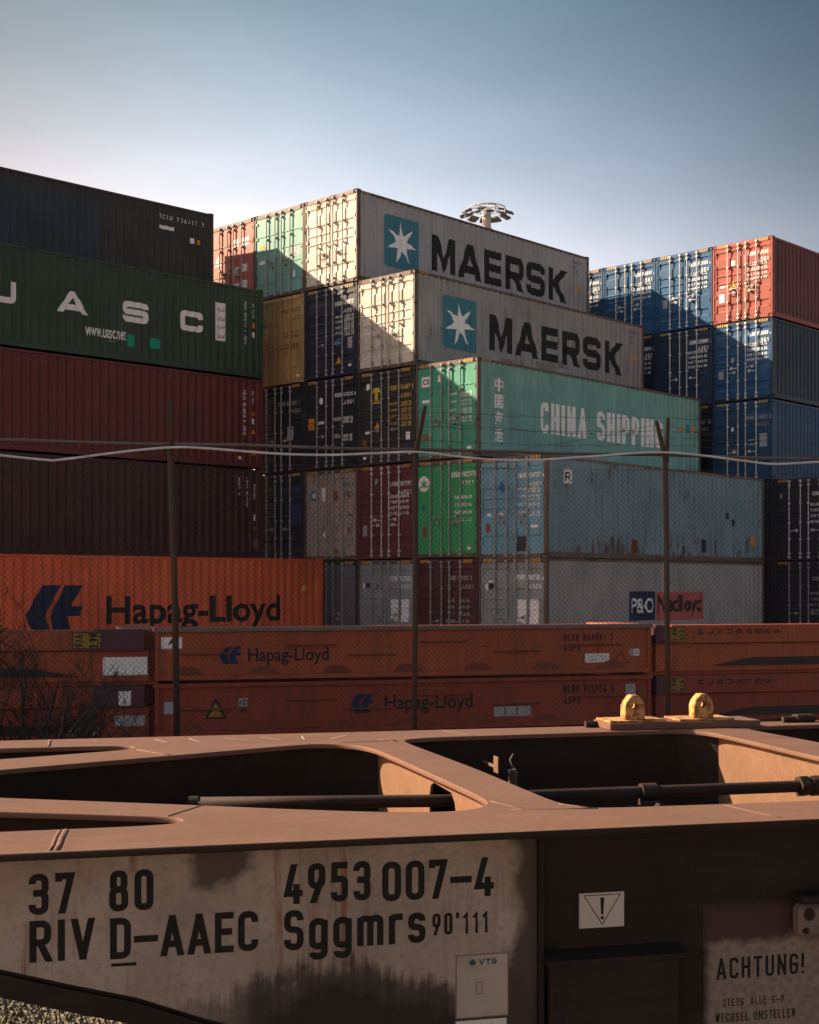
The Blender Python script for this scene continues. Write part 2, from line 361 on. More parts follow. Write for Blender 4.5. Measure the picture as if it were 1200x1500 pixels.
def star7(cx, cy, r, ri=.36, rot=96):
    return [(cx + (r if k % 2 == 0 else r * ri) * math.cos(R(rot + k * 180 / 7)), cy + (r if k % 2 == 0 else r * ri) * math.sin(R(rot + k * 180 / 7))) for k in range(14)]
# block letters with square corners, drawn as closed outlines in a unit box
def blocky(bm, ch, x0, z0, x1, z1, t):
    W = x1 - x0; H = z1 - z0; a = t; tb = bmesh.new()
    def S(pts, closed=False, j=0, rr=.0):
        strip(tb, fillet([(x0 + px, z0 + pz, r) for px, pz, r in pts], closed, 1), t, .0006 * j, closed)
    l, r_, b, tp = a / 2, W - a / 2, a / 2, H - a / 2; m = H * .5; c = a * .55
    if ch == 'M':
        S([(l, 0, 0), (l, H, 0)], j=0); S([(r_, 0, 0), (r_, H, 0)], j=1); S([(l - a * .12, H + a * .5, 0), (W / 2, H * .20, 0), (r_ + a * .12, H + a * .5, 0)], j=2)
    elif ch == 'A': S([(a * .5 - (W * .46 - a * .5) / tp * a, -a, 0), (W * .46, tp, 0), (W * .54, tp, 0), (W - a * .5 + (W * .46 - a * .5) / tp * a, -a, 0)]); S([(W * .2, H * .27, 0), (W * .8, H * .27, 0)], j=1)
    elif ch == 'E': S([(W, tp, 0), (l, tp, 0), (l, b, 0), (W, b, 0)]); S([(a * .6, m, 0), (W * .94, m, 0)], j=1)
    elif ch == 'R': S([(l, 0, 0), (l, tp, 0), (r_, tp, c), (r_, H * .44, c), (l, H * .44, 0)]); S([(W * .5, H * .44, 0), (r_, 0, 0), (r_ + (r_ - W * .5) * .5, -H * .22, 0)], j=1)
    elif ch == 'S': S([(r_, H * .7, 0), (r_, tp, c), (l, tp, c), (l, m, c), (r_, m, c), (r_, b, c), (l, b, c), (l, H * .3, 0)])
    elif ch == 'K': S([(l, 0, 0), (l, H, 0)]); S([(r_ + (r_ - l) * .4, H * 1.22, 0), (l + a * .4, H * .46, 0)], j=1); S([(W * .36, H * .58, 0), (r_ + (r_ - W * .36) * .4, -H * .23, 0)], j=2)
    elif ch == 'U': S([(l, H, 0), (l, b, c), (r_, b, c), (r_, H, 0)])
    elif ch == 'C': S([(r_, H * .64, 0), (r_, tp, c), (l, tp, c), (l, b, c), (r_, b, c), (r_, H * .36, 0)])
    clip(tb, bm, z0, z1)
HL_A = [(0, .5), (.37, 1), (.79, 1), (.47, .55), (.46, .46), (.65, 0), (.24, 0)]
HL_B = [(.9, 1), (1.31, 1), (1.03, .65), (1.31, .65), (1.23, .48), (.94, .48), (1.09, 0), (.68, 0), (.56, .46), (.63, .62)]
def hl(bm, x0, z0, x1, z1):
    for P in (HL_A, HL_B): poly(bm, [(x0 + u / 1.31 * (x1 - x0), z0 + v * (z1 - z0)) for u, v in P])

# ------------------------------------------------------------------ containers
CL, CW, CH = 12.192, 2.438, 2.896
XA, XB, NP = .20, CL - .20, 42
PITCH = (XB - XA) / NP
def sprof(x):                       # side panel: depth behind the frame plane
    u = ((x - XA) / PITCH) % 1.0
    if x < XA or x > XB: return .015
    if u < .26: return .012
    if u < .5: return .012 + (u - .26) / .24 * .036
    if u < .76: return .048
    return .048 - (u - .76) / .24 * .036
SBREAK = [XA + (k + q) * PITCH for k in range(NP) for q in (0, .26, .5, .76)]
DB = [(2.55, 2.40), (1.98, 1.78), (1.68, 1.50), (1.40, 1.22), (.62, .46)]    # recessed bands on a door leaf
def dprof(z, kind):
    if kind == 'band':
        for a, b in DB:
            if b <= z <= a: return .044
            if a < z <= a + .05: return .02 + (a + .05 - z) / .05 * .024
            if b - .05 <= z < b: return .02 + (z - b + .05) / .05 * .024
    return .02
DBREAK = sorted({q for a, b in DB for q in (a, b, a + .05, b - .05)})
GROOVES = [2.14, 1.62, 1.12, .56]
def conform_side(bm):
    xs = [v.co.x for v in bm.verts]; lo, hi = min(xs), max(xs)
    for b in SBREAK:
        if lo < b < hi: bmesh.ops.bisect_plane(bm, geom=bm.verts[:] + bm.edges[:] + bm.faces[:], plane_co=(b, 0, 0), plane_no=(1, 0, 0), dist=1e-5)
    for v in bm.verts:
        x, z, d = v.co; v.co = (x, sprof(x) - .003 - d, z)
def conform_door(bm, kind):
    zs = [v.co.y for v in bm.verts]; lo, hi = min(zs), max(zs)
    if kind == 'band':
        for b in DBREAK:
            if lo < b < hi: bmesh.ops.bisect_plane(bm, geom=bm.verts[:] + bm.edges[:] + bm.faces[:], plane_co=(0, b, 0), plane_no=(0, 1, 0), dist=1e-5)
    for v in bm.verts:
        u, z, d = v.co; v.co = (dprof(z, kind) - .004 - d, CW - u, z)
ME = {}
def shared(key, build):
    if key not in ME:
        bm = bmesh.new(); build(bm); fixn(bm); me = bpy.data.meshes.new(key); bm.to_mesh(me); bm.free(); me.materials.append(RUSTY); ME[key] = me
    return ME[key]
def part(name, key, build, mat, parent, loc=(0, 0, 0), smooth=False):
    o = bpy.data.objects.new(name, shared(key, build)); COL.objects.link(o); o.parent = parent; o.location = loc
    o.material_slots[0].link = 'OBJECT'; o.material_slots[0].material = mat
    return o
def b_frame(bm):
    for x0, x1, y0, y1 in ((0, .16, 0, .075), (0, .16, CW - .075, CW), (CL - .13, CL, 0, .10), (CL - .13, CL, CW - .10, CW)): bbox(bm, x0, x1, y0, y1, .121, CH - .121, .008)
    for y0, y1 in ((0, .05), (CW - .05, CW)):
        box(bm, .18, CL - .18, y0, y1, .03, .185); box(bm, .18, CL - .18, y0, y1, CH - .10, CH - .03)
    box(bm, .0, .10, .17, CW - .17, .02, .13); box(bm, .0, .10, .17, CW - .17, CH - .14, CH - .015)
    box(bm, CL - .10, CL, .18, CW - .18, .02, .15); box(bm, CL - .10, CL, .18, CW - .18, CH - .14, CH - .02)
def b_cast(bm):
    bbox(bm, -.003, .178, -.003, .162, 0, .118, .01)
    for f in (0,):
        bmesh.ops.inset_region(bm, faces=[f_ for f_ in bm.faces if f_.calc_area() > .012 and abs(f_.normal.z) < .5], thickness=.028, depth=-.02)
def b_side(bm):
    z0, z1 = .185, CH - .10; pr = []
    xs = sorted(set([.16, XA] + SBREAK + [XB, CL - .13]))
    for x in xs: pr.append((x, sprof(x + 1e-6 if x < XB else x)))
    a = [bm.verts.new((x, y, z0)) for x, y in pr]; b = [bm.verts.new((x, y, z1)) for x, y in pr]
    for i in range(len(a) - 1): bm.faces.new((a[i], a[i + 1], b[i + 1], b[i]))
    # ledges that close the corrugations above and below
    c = [bm.verts.new((x, .052, z0)) for x, y in pr]; d = [bm.verts.new((x, .052, z1)) for x, y in pr]
    for i in range(len(a) - 1):
        bm.faces.new((c[i], c[i + 1], a[i + 1], a[i])); bm.faces.new((b[i], b[i + 1], d[i + 1], d[i]))
def b_roof(bm):
    n = 60; ys = (.05, CW - .05); x0, x1 = .10, CL - .10
    rows = [[bm.verts.new((x0 + (x1 - x0) * i / n, y, CH - .03 - (.02 if i % 2 else 0))) for y in ys] for i in range(n + 1)]
    for p, q in zip(rows, rows[1:]): bm.faces.new((p[0], q[0], q[1], p[1]))
def b_floor(bm): box(bm, .10, CL - .10, .05, CW - .05, .12, .16)
def b_front(bm):
    n = 9; ys = [.10 + (CW - .2) * i / (4 * n) for i in range(4 * n + 1)]
    pr = [(CL - (.012 if (i % 4) in (0, 1) else .05), y) for i, y in enumerate(ys)]
    a = [bm.verts.new((x, y, .15)) for x, y in pr]; b = [bm.verts.new((x, y, CH - .14)) for x, y in pr]
    for i in range(len(a) - 1): bm.faces.new((a[i], a[i + 1], b[i + 1], b[i]))
def b_door(kind):
    def f(bm):
        z0, z1, y0, y1 = .135, CH - .145, .004, 1.128
        zs = [z0] + (DBREAK if kind == 'band' else []) + [z1]
        if kind == 'band':
            ya, yb = y0 + .07, y1 - .05                      # raised margins left and right of the recessed bands
            for u0, u1, pf in ((y0, ya, lambda z: .02), (ya, yb, lambda z: dprof(z, 'band')), (yb, y1, lambda z: .02)):
                p = [(bm.verts.new((pf(z), u0, z)), bm.verts.new((pf(z), u1, z))) for z in zs]
                for q, r_ in zip(p, p[1:]): bm.faces.new((q[0], q[1], r_[1], r_[0]))
            for u in (ya, yb):
                for q, r_ in zip(zs, zs[1:]):
                    if dprof(q, 'band') > .021 or dprof(r_, 'band') > .021:
                        pts = [(.02, u, q), (.02, u, r_), (dprof(r_, 'band'), u, r_), (dprof(q, 'band'), u, q)]
                        vv = []
                        for c in pts:
                            if not vv or (Vector(c) - vv[-1].co).length > 1e-6: vv.append(bm.verts.new(c))
                        if len(vv) > 2: bm.faces.new(vv)
        else:
            box(bm, .02, .05, y0, y1, z0, z1)
            for g in GROOVES: box(bm, .006, .019, y0 + .1, y1 - .1, g - .018, g + .018)
        for za in (z0, z1 - .03): box(bm, .012, .02 - .001, y0, y1, za, za + .03)
        box(bm, .05, .07, y0, y1, z0, z1)
        for z in (.4, .95, 1.5, 2.05, 2.55): box(bm, -.004, .02, y0 - .0, y0 + .07, z, z + .09)     # hinges on the outer edge
    return f
def b_bar(bm):
    tube(bm, [(-.032, 0, .06), (-.032, 0, CH - .06)], .0195, 8)
    for z in (.22, .72, 1.30, 1.98, 2.62): box(bm, -.055, .02, -.036, .036, z, z + .055)
    for z in (.075, CH - .13): box(bm, -.062, .0, -.042, .042, z, z + .06)
def b_handle(bm):
    tube(bm, [(-.06, 0, 1.04), (-.075, .12, 1.03), (-.07, .30, 1.06), (-.05, .44, 1.04)], [.017, .015, .013, .014], 6)
    box(bm, -.062, .02, .30, .38, 1.0, 1.10)
def b_stripe(bm):
    for y0 in (.19,):
        for k in range(4):
            y = y0 + k * .095
            p = [(y, CH - .125), (y + .045, CH - .125), (y + .075, CH - .03), (y + .03, CH - .03)]
            bm.faces.new([bm.verts.new((-.003, CW - a, b)) for a, b in p])
def b_sstripe(bm):
    for k in range(4):
        x = .2 + k * .11
        bm.faces.new([bm.verts.new((a, -.003, b)) for a, b in ((x, CH - .095), (x + .05, CH - .095), (x + .085, CH - .035), (x + .035, CH - .035))])
def container(loc, rz, body, frame, label, group, door='band', doors=True, bars=GALV, handles='dbl', stripes=True, sstripe=False, label_cat='shipping container', dz=0, door_mat=None, label_side=None):
    root = empty('shipping_container', loc, rz); tag(root, label, label_cat, group)
    part('frame', 'container frame', b_frame, frame, root)
    for x in (0, 1):
        for y in (0, 1):
            for z in (0, 1):
                c = part('corner_casting', 'corner casting', b_cast, frame, root, (x * CL, y * CW, CH - .118 if z else 0))
                c.scale = (-1 if x else 1, -1 if y else 1, 1)
    part('side_panel', 'side panel', b_side, body, root)
    s2 = part('side_panel', 'side panel', b_side, body, root, (CL, CW, 0)); s2.rotation_euler = (0, 0, math.pi)
    part('roof', 'container roof', b_roof, body, root); part('front_wall', 'container front wall', b_front, body, root); part('floor', 'container floor', b_floor, RUSTY, root)
    dm = door_mat or body
    for k in (0, 1):
        d = part('door', 'door leaf ' + door, b_door(door), dm, root, (0, .085, 0) if k == 0 else (0, CW - .085, 0))
        if k: d.scale = (1, -1, 1)
        if doors:
            for y in (.55, .98):
                b = part('locking_bar', 'locking bar', b_bar, bars, d, (0, y, 0))
            hs = [(.55, 0, 1)] + ([(.98, .16, -1)] if handles == 'dbl' else [])
            for y, z, s in hs:
                h = part('handle', 'door handle', b_handle, bars, d, (0, y, z)); h.scale = (1, s * .8, 1)
    if stripes and doors: part('hazard_stripe', 'hazard stripes', b_stripe, STRIPE, root); part('hazard_stripe', 'hazard stripes', b_stripe, STRIPE, root, (0, -(CW - .38 - .36), 0))
    if sstripe: part('hazard_stripe', 'side hazard stripes', b_sstripe, STRIPE, root)
    root['_door'] = door
    return root
def on_side(root, name, mat, fn, lift=0):
    bm = bmesh.new(); fn(bm); conform_side(bm)
    for v in bm.verts: v.co.y -= lift
    return split_obj(name, bm, mat, root)
def on_door(root, name, mat, fn, lift=0):
    bm = bmesh.new(); fn(bm); conform_door(bm, root['_door'])
    for v in bm.verts: v.co.x -= lift
    return split_obj(name, bm, mat, root)
def idtext(a, b, x0=1.30, x1=2.28, z=2.30, h=.13, bx=1.85):
    def f(bm):
        strokes(bm, a, x0, z, x1, z + h, .17, .2, .5); strokes(bm, b, bx, z - .26, bx + .42, z - .26 + h, .17, .2, .5)
    return f
def weights(x0=1.30, x1=2.2, z=1.98, n=4, h=.075, dz=.17, lines=('MAX.GR 30480', 'TARE 3870', 'NET 26610', 'CU.CAP 76.4'), dbl=True):
    def f(bm):
        for k in range(n):
            a, b = lines[k % 4].split(' ')
            strokes(bm, a, x0, z - k * dz, x0 + .32, z - k * dz + h, .18, .2, .5)
            strokes(bm, b + ' KG', x1 - .42, z - k * dz, x1, z - k * dz + h, .18, .2, .5)
            if dbl: strokes(bm, '%d LB' % (int(float(b.replace('.', '')) * 2.2)), x1 - .42, z - k * dz - h * 1.15, x1, z - k * dz - h * .15, .18, .2, .5)
    return f
def tri(cx, cz, s): return [(cx - s, cz - s * .85), (cx + s, cz - s * .85), (cx, cz + s)]

# ------------------------------------------------------------------ where the three blocks of containers stand
yM = .7517; yR = yM + .0095; yL = yM + .0583
def frame_of(yaw): return Vector((math.sin(yaw), math.cos(yaw))), Vector((-math.cos(yaw), math.sin(yaw)))
PW = 2.4635; MAIN = Vector((3.8376, 37.8336)); RIGHT = Vector((12.9599, 48.87))
def org(block, c):
    if block == 'm': l, d = frame_of(yM); return MAIN + d * (c * PW) - l * .11, math.pi / 2 - yM, 0
    if block == 'r': l, d = frame_of(yR); return RIGHT + d * (c * PW), math.pi / 2 - yR, .085
    l, d = frame_of(yL); return MAIN + d * (10.652 + c * PW) + l * ((-1.9 if c == 1 else -1.25 if c == -1 else -1.7) - CL), math.pi / 2 - yL, .06
PC = {}
def cp(name, col, **k): return paint(name, col, **k)
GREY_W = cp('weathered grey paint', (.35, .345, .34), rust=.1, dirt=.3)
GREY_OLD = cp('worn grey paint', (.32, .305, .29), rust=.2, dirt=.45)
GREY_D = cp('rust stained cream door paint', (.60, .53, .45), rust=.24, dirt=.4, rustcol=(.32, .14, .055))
RPOST = cp('rust streaked frame paint', (.125, .088, .068), rust=.36, dirt=.5, rustcol=(.09, .04, .022))
TEAL = cp('green grey paint', (.175, .38, .325), rust=.05, dirt=.3)
LBLUE = cp('faded blue paint', (.17, .275, .315), rust=.12, dirt=.4, low=1.2)
LBLUE_D = cp('faded blue door paint', (.14, .32, .42), rust=.1, dirt=.3)
PGREY = cp('plain grey paint', (.33, .305, .295), rust=.04, dirt=.25)
PGREY_D = cp('pale grey blue door paint', (.26, .29, .30), rust=.1, dirt=.4)
GREEN = cp('bright green paint', (.035, .34, .12), rust=.06, dirt=.25)
MARO = cp('maroon paint', (.12, .028, .032), rust=.05, dirt=.3)
MARO2 = cp('dark maroon paint', (.075, .022, .026), rust=.05, dirt=.35)
NAVY = cp('dark navy paint', (.022, .027, .045), rust=.04, dirt=.25)
NAVY2 = cp('black blue paint', (.018, .021, .03), rust=.04, dirt=.25)
CHAR = cp('charcoal paint', (.035, .032, .034), rust=.05, dirt=.25)
TAN = cp('tan yellow paint', (.43, .275, .115), rust=.1, dirt=.35)
BLUE = cp('deep blue paint', (.016, .082, .185), rust=.03, dirt=.2, rough=.42)
BLUE2 = cp('slate blue paint', (.021, .038, .06), rust=.03, dirt=.25)
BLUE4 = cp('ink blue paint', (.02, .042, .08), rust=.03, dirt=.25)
BLUE3 = cp('mid blue paint', (.018, .068, .14), rust=.03, dirt=.25)
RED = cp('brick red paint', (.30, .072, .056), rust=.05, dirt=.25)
RED_SHADE = cp('shaded brick red paint', (.12, .04, .035), rust=.05, dirt=.3)  # darker copy of the brick red: the side's shade put into its colour
SALM = cp('faded red paint', (.40, .13, .10), rust=.12, dirt=.3)
DGREEN = cp('dark green paint', (.026, .058, .034), rust=.03, dirt=.5)
DMAR = cp('brown maroon paint', (.125, .024, .021), rust=.05, dirt=.5)
DMAR2 = cp('deep plum paint', (.055, .02, .019), rust=.05, dirt=.5)
HORANGE = cp('orange paint', (.70, .125, .045), rust=.05, dirt=.35)
DGREY = cp('dark grey paint', (.034, .033, .031), rust=.06, dirt=.5)
GM = 'containers of the middle stack'; GR_ = 'containers of the right stack'; GL = 'containers of the left stack'
def put(block, c, tier, body, frame, label, **k):
    o, rz, dz = org(block, c)
    z = (tier - 1) * 2.91 + dz + .01 + (-.05 if (block == 'm' and c == 0 and tier == 2) else 0)
    q = .977 if block == 'r' else 1
    root = container((o.x * q, o.y * q, EYE + (z - EYE) * q), rz, body, frame, label, {'m': GM, 'r': GR_, 'l': GL}[block], **k)
    root.scale = (q * (1.013 if (block, tier) in (('m', 5), ('m', 4)) else 1), q, q); return root

# --- middle block ------------------------------------------------------------
def star_logo(root, x0, x1, z0, z1):
    on_side(root, 'logo', SKYB, lambda bm: poly(bm, rrect(x0, z0, x1, z1, .12)))
    def f(bm):
        starpoly(bm, star7((x0 + x1) / 2, (z0 + z1) / 2, .71, .36, 96), .004)
    on_side(root, 'logo', STARW, f)
def big_word(root, letters, z0, z1, t, mat):
    def f(bm):
        for ch, a, b in letters: blocky(bm, ch, a, z0, b, z1, t)
    on_side(root, 'lettering', mat, f)
MK = [('M', 3.48, 4.64), ('A', 4.76, 6.0), ('E', 6.11, 7.09), ('R', 7.25, 8.3), ('S', 8.48, 9.5), ('K', 9.73, 10.8)]
def side_small(root, x, zt, mat=WHITE, rows=3, tri_mat=ORANGE):
    def f(bm):
        for k, s in enumerate(('MSKU 0532', '45G1', '22 K')[:rows]): strokes(bm, s, x, zt - k * .18, x + (.5 if k == 0 else .25), zt - k * .18 + .11, .16, .2, .5)
    on_side(root, 'lettering', mat, f)
    if tri_mat: on_side(root, 'sticker', tri_mat, lambda bm: poly(bm, tri(x + .3, zt - .86, .14)))

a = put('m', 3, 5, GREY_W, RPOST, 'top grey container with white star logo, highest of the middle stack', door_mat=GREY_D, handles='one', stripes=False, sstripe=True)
star_logo(a, 1.24, 2.82, .70, 2.37); big_word(a, MK, .93, 2.12, .27, BLACK); side_small(a, 11.2, 2.5, DIMI)
on_door(a, 'sticker', ink('cream sticker', (.6, .56, .5)), lambda bm: [rect(bm, .33, 2.12, .62, 2.36), rect(bm, .3, .22, .52, .36), rect(bm, .3, .95, .5, 1.05)])
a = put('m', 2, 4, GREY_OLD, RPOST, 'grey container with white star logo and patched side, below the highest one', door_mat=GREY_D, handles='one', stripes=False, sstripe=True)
star_logo(a, 1.27, 2.86, .70, 2.34); big_word(a, [(c, p + .02, q + .0) for c, p, q in MK], .90, 2.05, .27, BLACK); side_small(a, 11.3, 2.5, DIMI)
on_side(a, 'repair_patch', cp('patched grey paint', (.25, .215, .19), rust=.25, dirt=.5), lambda bm: [rect(bm, 5.85, .22, 6.95, .86, -.001), rect(bm, 7.05, .75, 7.6, 1.02, -.001), rect(bm, 4.05, .25, 4.7, .7, -.001), rect(bm, 7.7, .28, 8.5, .55, -.001)])
def rustruns(bm):
    q = random.Random(3)
    for k in range(34):
        x = q.uniform(3.6, 9.6); z = q.uniform(.35, 1.9); l = q.uniform(.06, .32); ww = q.uniform(.012, .05)
        poly(bm, [(x, z), (x + ww, z - .02), (x + ww * .6, z - l), (x - ww * .1, z - l * .8)], -.0015)
on_side(a, 'rust_stain', RUSTY, rustruns)
on_door(a, 'sticker', ink('cream sticker', (.6, .56, .5)), lambda bm: [rect(bm, .78, .75, 1.02, 1.12), rect(bm, .36, .42, .58, .6), rect(bm, .3, .9, .42, 1.08)])
a = put('m', 4, 5, TEAL, RPOST, 'sea green container in the top tier, left of the highest grey one', door='line', stripes=False)
on_door(a, 'sticker', STRIPE, lambda bm: rect(bm, .25, 1.72, .5, 1.86)); on_door(a, 'sticker', WHITE, lambda bm: [rect(bm, .22, 1.22, .5, 1.34), rect(bm, 1.9, .55, 2.0, .8)])
on_door(a, 'lettering', WHITE, weights(1.35, 2.2, 1.5, 2))
a = put('m', 5, 5, SALM, RPOST, 'faded red container in the top tier, second left of the highest grey one', door='line', stripes=False)
on_door(a, 'sticker', WHITE, lambda bm: [rect(bm, 1.3, 2.05, 1.62, 2.3), rect(bm, 1.72, 2.02, 2.15, 2.3), rect(bm, 1.3, 1.05, 1.62, 1.35), rect(bm, 1.72, 1.1, 2.05, 1.4), rect(bm, 1.3, .5, 1.62, .8), rect(bm, 1.72, .55, 2.05, .85), poly(bm, tri(.5, 1.7, .2))])
a = put('m', 3, 4, NAVY, NAVY, 'navy container with orange triangle sticker, left of the patched grey one', bars=GALV, handles='one')
on_door(a, 'lettering', WHITE, idtext('SUDU 480612', '45G1', 1.42, 2.25, 2.24)); on_door(a, 'lettering', WHITE, weights(1.42, 2.25, 1.86, 4))
on_door(a, 'sticker', ORANGE, lambda bm: poly(bm, tri(1.57, .52, .13))); on_door(a, 'sticker', WHITE, lambda bm: [rect(bm, 2.02, .28, 2.16, .35)]); on_door(a, 'sticker', GREYS, lambda bm: rect(bm, 2.0, .85, 2.2, 1.2)); on_door(a, 'sticker', BLUES, lambda bm: rect(bm, 1.5, .95, 1.66, 1.2))
a = put('m', 4, 4, TAN, TAN, 'tan yellow container below the sea green one', door='line', bars=TAN)
on_door(a, 'lettering', BRONZE, idtext('MSCU 776242', '45G1', 1.35, 2.25, 2.34)); on_door(a, 'lettering', BRONZE, lambda bm: [strokes(bm, 'MSC', 1.45, 1.5, 2.15, 1.72, .18, .2, .5), strokes(bm, '30480', 1.45, 1.15, 2.15, 1.32, .18, .2, .5), strokes(bm, 'CAUTION', 1.6, .5, 2.05, .58, .18, .2, .5)])
on_door(a, 'sticker', SKYB, lambda bm: rect(bm, .38, 1.95, .52, 2.12)); on_door(a, 'sticker', WHITE, lambda bm: rect(bm, 2.05, .2, 2.2, .28))
a = put('m', 1, 3, TEAL, RPOST, 'sea green container with white lettering and four Chinese characters', door='line', sstripe=True, door_mat=cp('sea green door paint', (.06, .30, .21), rust=.05, dirt=.25))
def cn(bm):
    for k, ch in enumerate('中国海运'): fonttext(bm, ch, .78, 1.98 - k * .495, 1.22, 2.38 - k * .495, .024)
on_side(a, 'lettering', WHITE, cn)
on_side(a, 'lettering', WHITE, lambda bm: [strokes(bm, 'CHINA', 2.99, .93, 5.36, 1.88, .175, .15, .46), strokes(bm, 'SHIPPING', 5.95, .93, 9.75, 1.88, .175, .15, .46)])
on_side(a, 'lettering', DULLW, lambda bm: [strokes(bm, 'CLHU 418175', 10.75, 2.36, 11.75, 2.48, .16, .2, .5), strokes(bm, '45G1', 10.95, 2.16, 11.3, 2.27, .16, .2, .5)])
on_side(a, 'sticker', ORANGE, lambda bm: [poly(bm, tri(10.95, 1.75, .16)), rect(bm, 11.65, 1.62, 11.85, 1.85)]); on_side(a, 'sticker', SKYB, lambda bm: rect(bm, 11.25, 1.6, 11.45, 1.88))
on_door(a, 'sticker', WHITE, lambda bm: [rect(bm, .24, 2.2, .60, 2.5), rect(bm, .26, 1.72, .56, 1.81), rect(bm, 2.02, .25, 2.18, .33), poly(bm, [(.88, 2.3), (1.0, 2.3), (.97, 2.5), (.91, 2.5)])])
on_door(a, 'logo', NAVYI, lambda bm: [strokes(bm, 'C', .3, 2.27, .42, 2.43, .2, .1, .6), strokes(bm, 'S', .44, 2.27, .55, 2.43, .2, .1, .6)], .003)
on_door(a, 'lettering', WHITE, weights(1.3, 2.2, 1.86, 4, dz=.24)); on_door(a, 'sticker', BROWNS, lambda bm: rect(bm, .28, .55, .5, .8))
a = put('m', 2, 3, CHAR, CHAR, 'charcoal container with yellow lettering, beside the sea green one', handles='one')
on_door(a, 'lettering', YEL, idtext('TEXU 374487 5', '45G1', 1.36, 2.36, 2.24)); on_door(a, 'lettering', YEL, weights(1.34, 2.25, 1.8, 4, dz=.2))
on_door(a, 'logo', YEL, lambda bm: [poly(bm, [(.62, 2.28), (.62, 2.2), (.74, 2.26), (.74, 2.02), (.68, 1.98), (.92, 1.98), (.86, 2.02), (.86, 2.26), (.98, 2.2), (.98, 2.28), (.9, 2.38), (.7, 2.38)]), rect(bm, .6, 1.9, 1.0, 1.95)])
on_door(a, 'sticker', ORANGE, lambda bm: poly(bm, tri(.82, 1.22, .12))); on_door(a, 'sticker', WHITE, lambda bm: [poly(bm, circle(.42, 2.44, .085, .11)), rect(bm, .32, .98, .52, 1.06), rect(bm, 2.05, .7, 2.22, .93), poly(bm, circle(2.2, .3, .06)), rect(bm, .22, .2, .36, .28)])
on_door(a, 'sticker', BROWNS, lambda bm: rect(bm, .2, .6, .38, .82))
a = put('m', 3, 3, NAVY2, NAVY2, 'black blue container with an orange square sticker on its door', handles='one')
on_door(a, 'lettering', WHITE, idtext('MSKU 413214 0', '45G1', 1.42, 2.36, 2.26)); on_door(a, 'lettering', WHITE, weights(1.34, 2.2, 1.52, 2, h=.1, dz=.56))
on_door(a, 'sticker', ORANGE, lambda bm: rect(bm, .12, 1.3, .44, 1.68)); on_door(a, 'sticker', WHITE, lambda bm: [rect(bm, .62, 1.46, .9, 1.55), poly(bm, circle(.78, 2.2, .09, .11))])
a = put('m', 4, 3, NAVY2, NAVY2, 'dark container beside the maroon end of the left stack, third tier', handles='one')
on_door(a, 'lettering', DULLW, idtext('CAXU 000250 1', '45G1', 1.2, 2.2, 2.2)); on_door(a, 'sticker', GREYS, lambda bm: rect(bm, 1.6, 1.05, 1.9, 1.5))
a = put('m', 0, 2, LBLUE, RPOST, 'faded blue container with rust scars along its lower side', door_mat=LBLUE_D, handles='dbl')
on_side(a, 'sticker', WHITE, lambda bm: rect(bm, .84, 2.12, 1.26, 2.52)); on_side(a, 'lettering', NAVYI, lambda bm: strokes(bm, 'R', .94, 2.18, 1.14, 2.44, .2, .1, .6), .003)
on_side(a, 'rust_stain', RUSTY, lambda bm: [rect(bm, x, z, x + w_, z + h_, -.001) for x, z, w_, h_ in ((4.2, .2, .34, .42), (8.7, .22, .1, .75), (9.0, .2, .12, .5), (7.0, .2, .2, .28), (2.2, .2, .09, .4))])
on_side(a, 'sticker', NAVYI, lambda bm: [rect(bm, 9.7, 1.42, 9.92, 1.62), rect(bm, 10.05, 1.2, 10.27, 1.42), rect(bm, 8.2, .3, 8.5, .72)])
on_side(a, 'sticker', ORANGE, lambda bm: poly(bm, circle(11.5, .75, .13, .22))); on_side(a, 'lettering', DULLW, lambda bm: [strokes(bm, s, x, z, x + .22, z + .12, .18, .2, .5) for s, x, z in (('45', 11.0, 2.3), ('32', 11.3, 2.3), ('G1', 11.0, 2.1), ('08', 11.3, 2.1), ('KG', 11.0, 1.9), ('70', 11.32, 1.9))])
on_door(a, 'lettering', WHITE, idtext('JNLU 180727 4', '45G1', 1.44, 2.36, 2.26)); on_door(a, 'lettering', WHITE, weights(1.4, 2.2, 1.92, 4, dz=.22)); on_door(a, 'sticker', BLUES, lambda bm: poly(bm, [(.72, 2.02), (.86, 2.2), (1.0, 2.02), (.86, 1.84)]))
on_door(a, 'sticker', WHITE, lambda bm: [rect(bm, .3, 1.22, .46, 1.3), rect(bm, .72, 1.22, .88, 1.3), rect(bm, 1.9, .86, 2.15, .93)]); on_door(a, 'sticker', BROWNS, lambda bm: rect(bm, .26, .76, .44, 1.02)); on_door(a, 'repair_patch', NAVY2, lambda bm: rect(bm, 1.4, .2, 1.76, .62))
a = put('m', 1, 2, GREEN, RPOST, 'bright green container with round white emblem on its door', door='line')
on_door(a, 'logo', WHITE, lambda bm: poly(bm, circle(.33, 2.22, .225, .235, 28)))
on_door(a, 'logo', PALEGREEN, lambda bm: [starpoly(bm, star7(.33, 2.22, .13, .4, 90), .004)])
on_door(a, 'lettering', WHITE, idtext('EGHU 9022770', '45G1', 1.42, 2.4, 2.36, .15, 1.84)); on_door(a, 'lettering', WHITE, weights(1.55, 2.2, 1.72, 4, h=.1, dz=.22, dbl=False))
on_door(a, 'sticker', BLUES, lambda bm: poly(bm, [(.25, 1.5), (.32, 1.6), (.39, 1.5), (.32, 1.4)])); on_door(a, 'sticker', BROWNS, lambda bm: rect(bm, .26, .62, .46, .95)); on_door(a, 'sticker', WHITE, lambda bm: rect(bm, 2.02, .24, 2.16, .32))
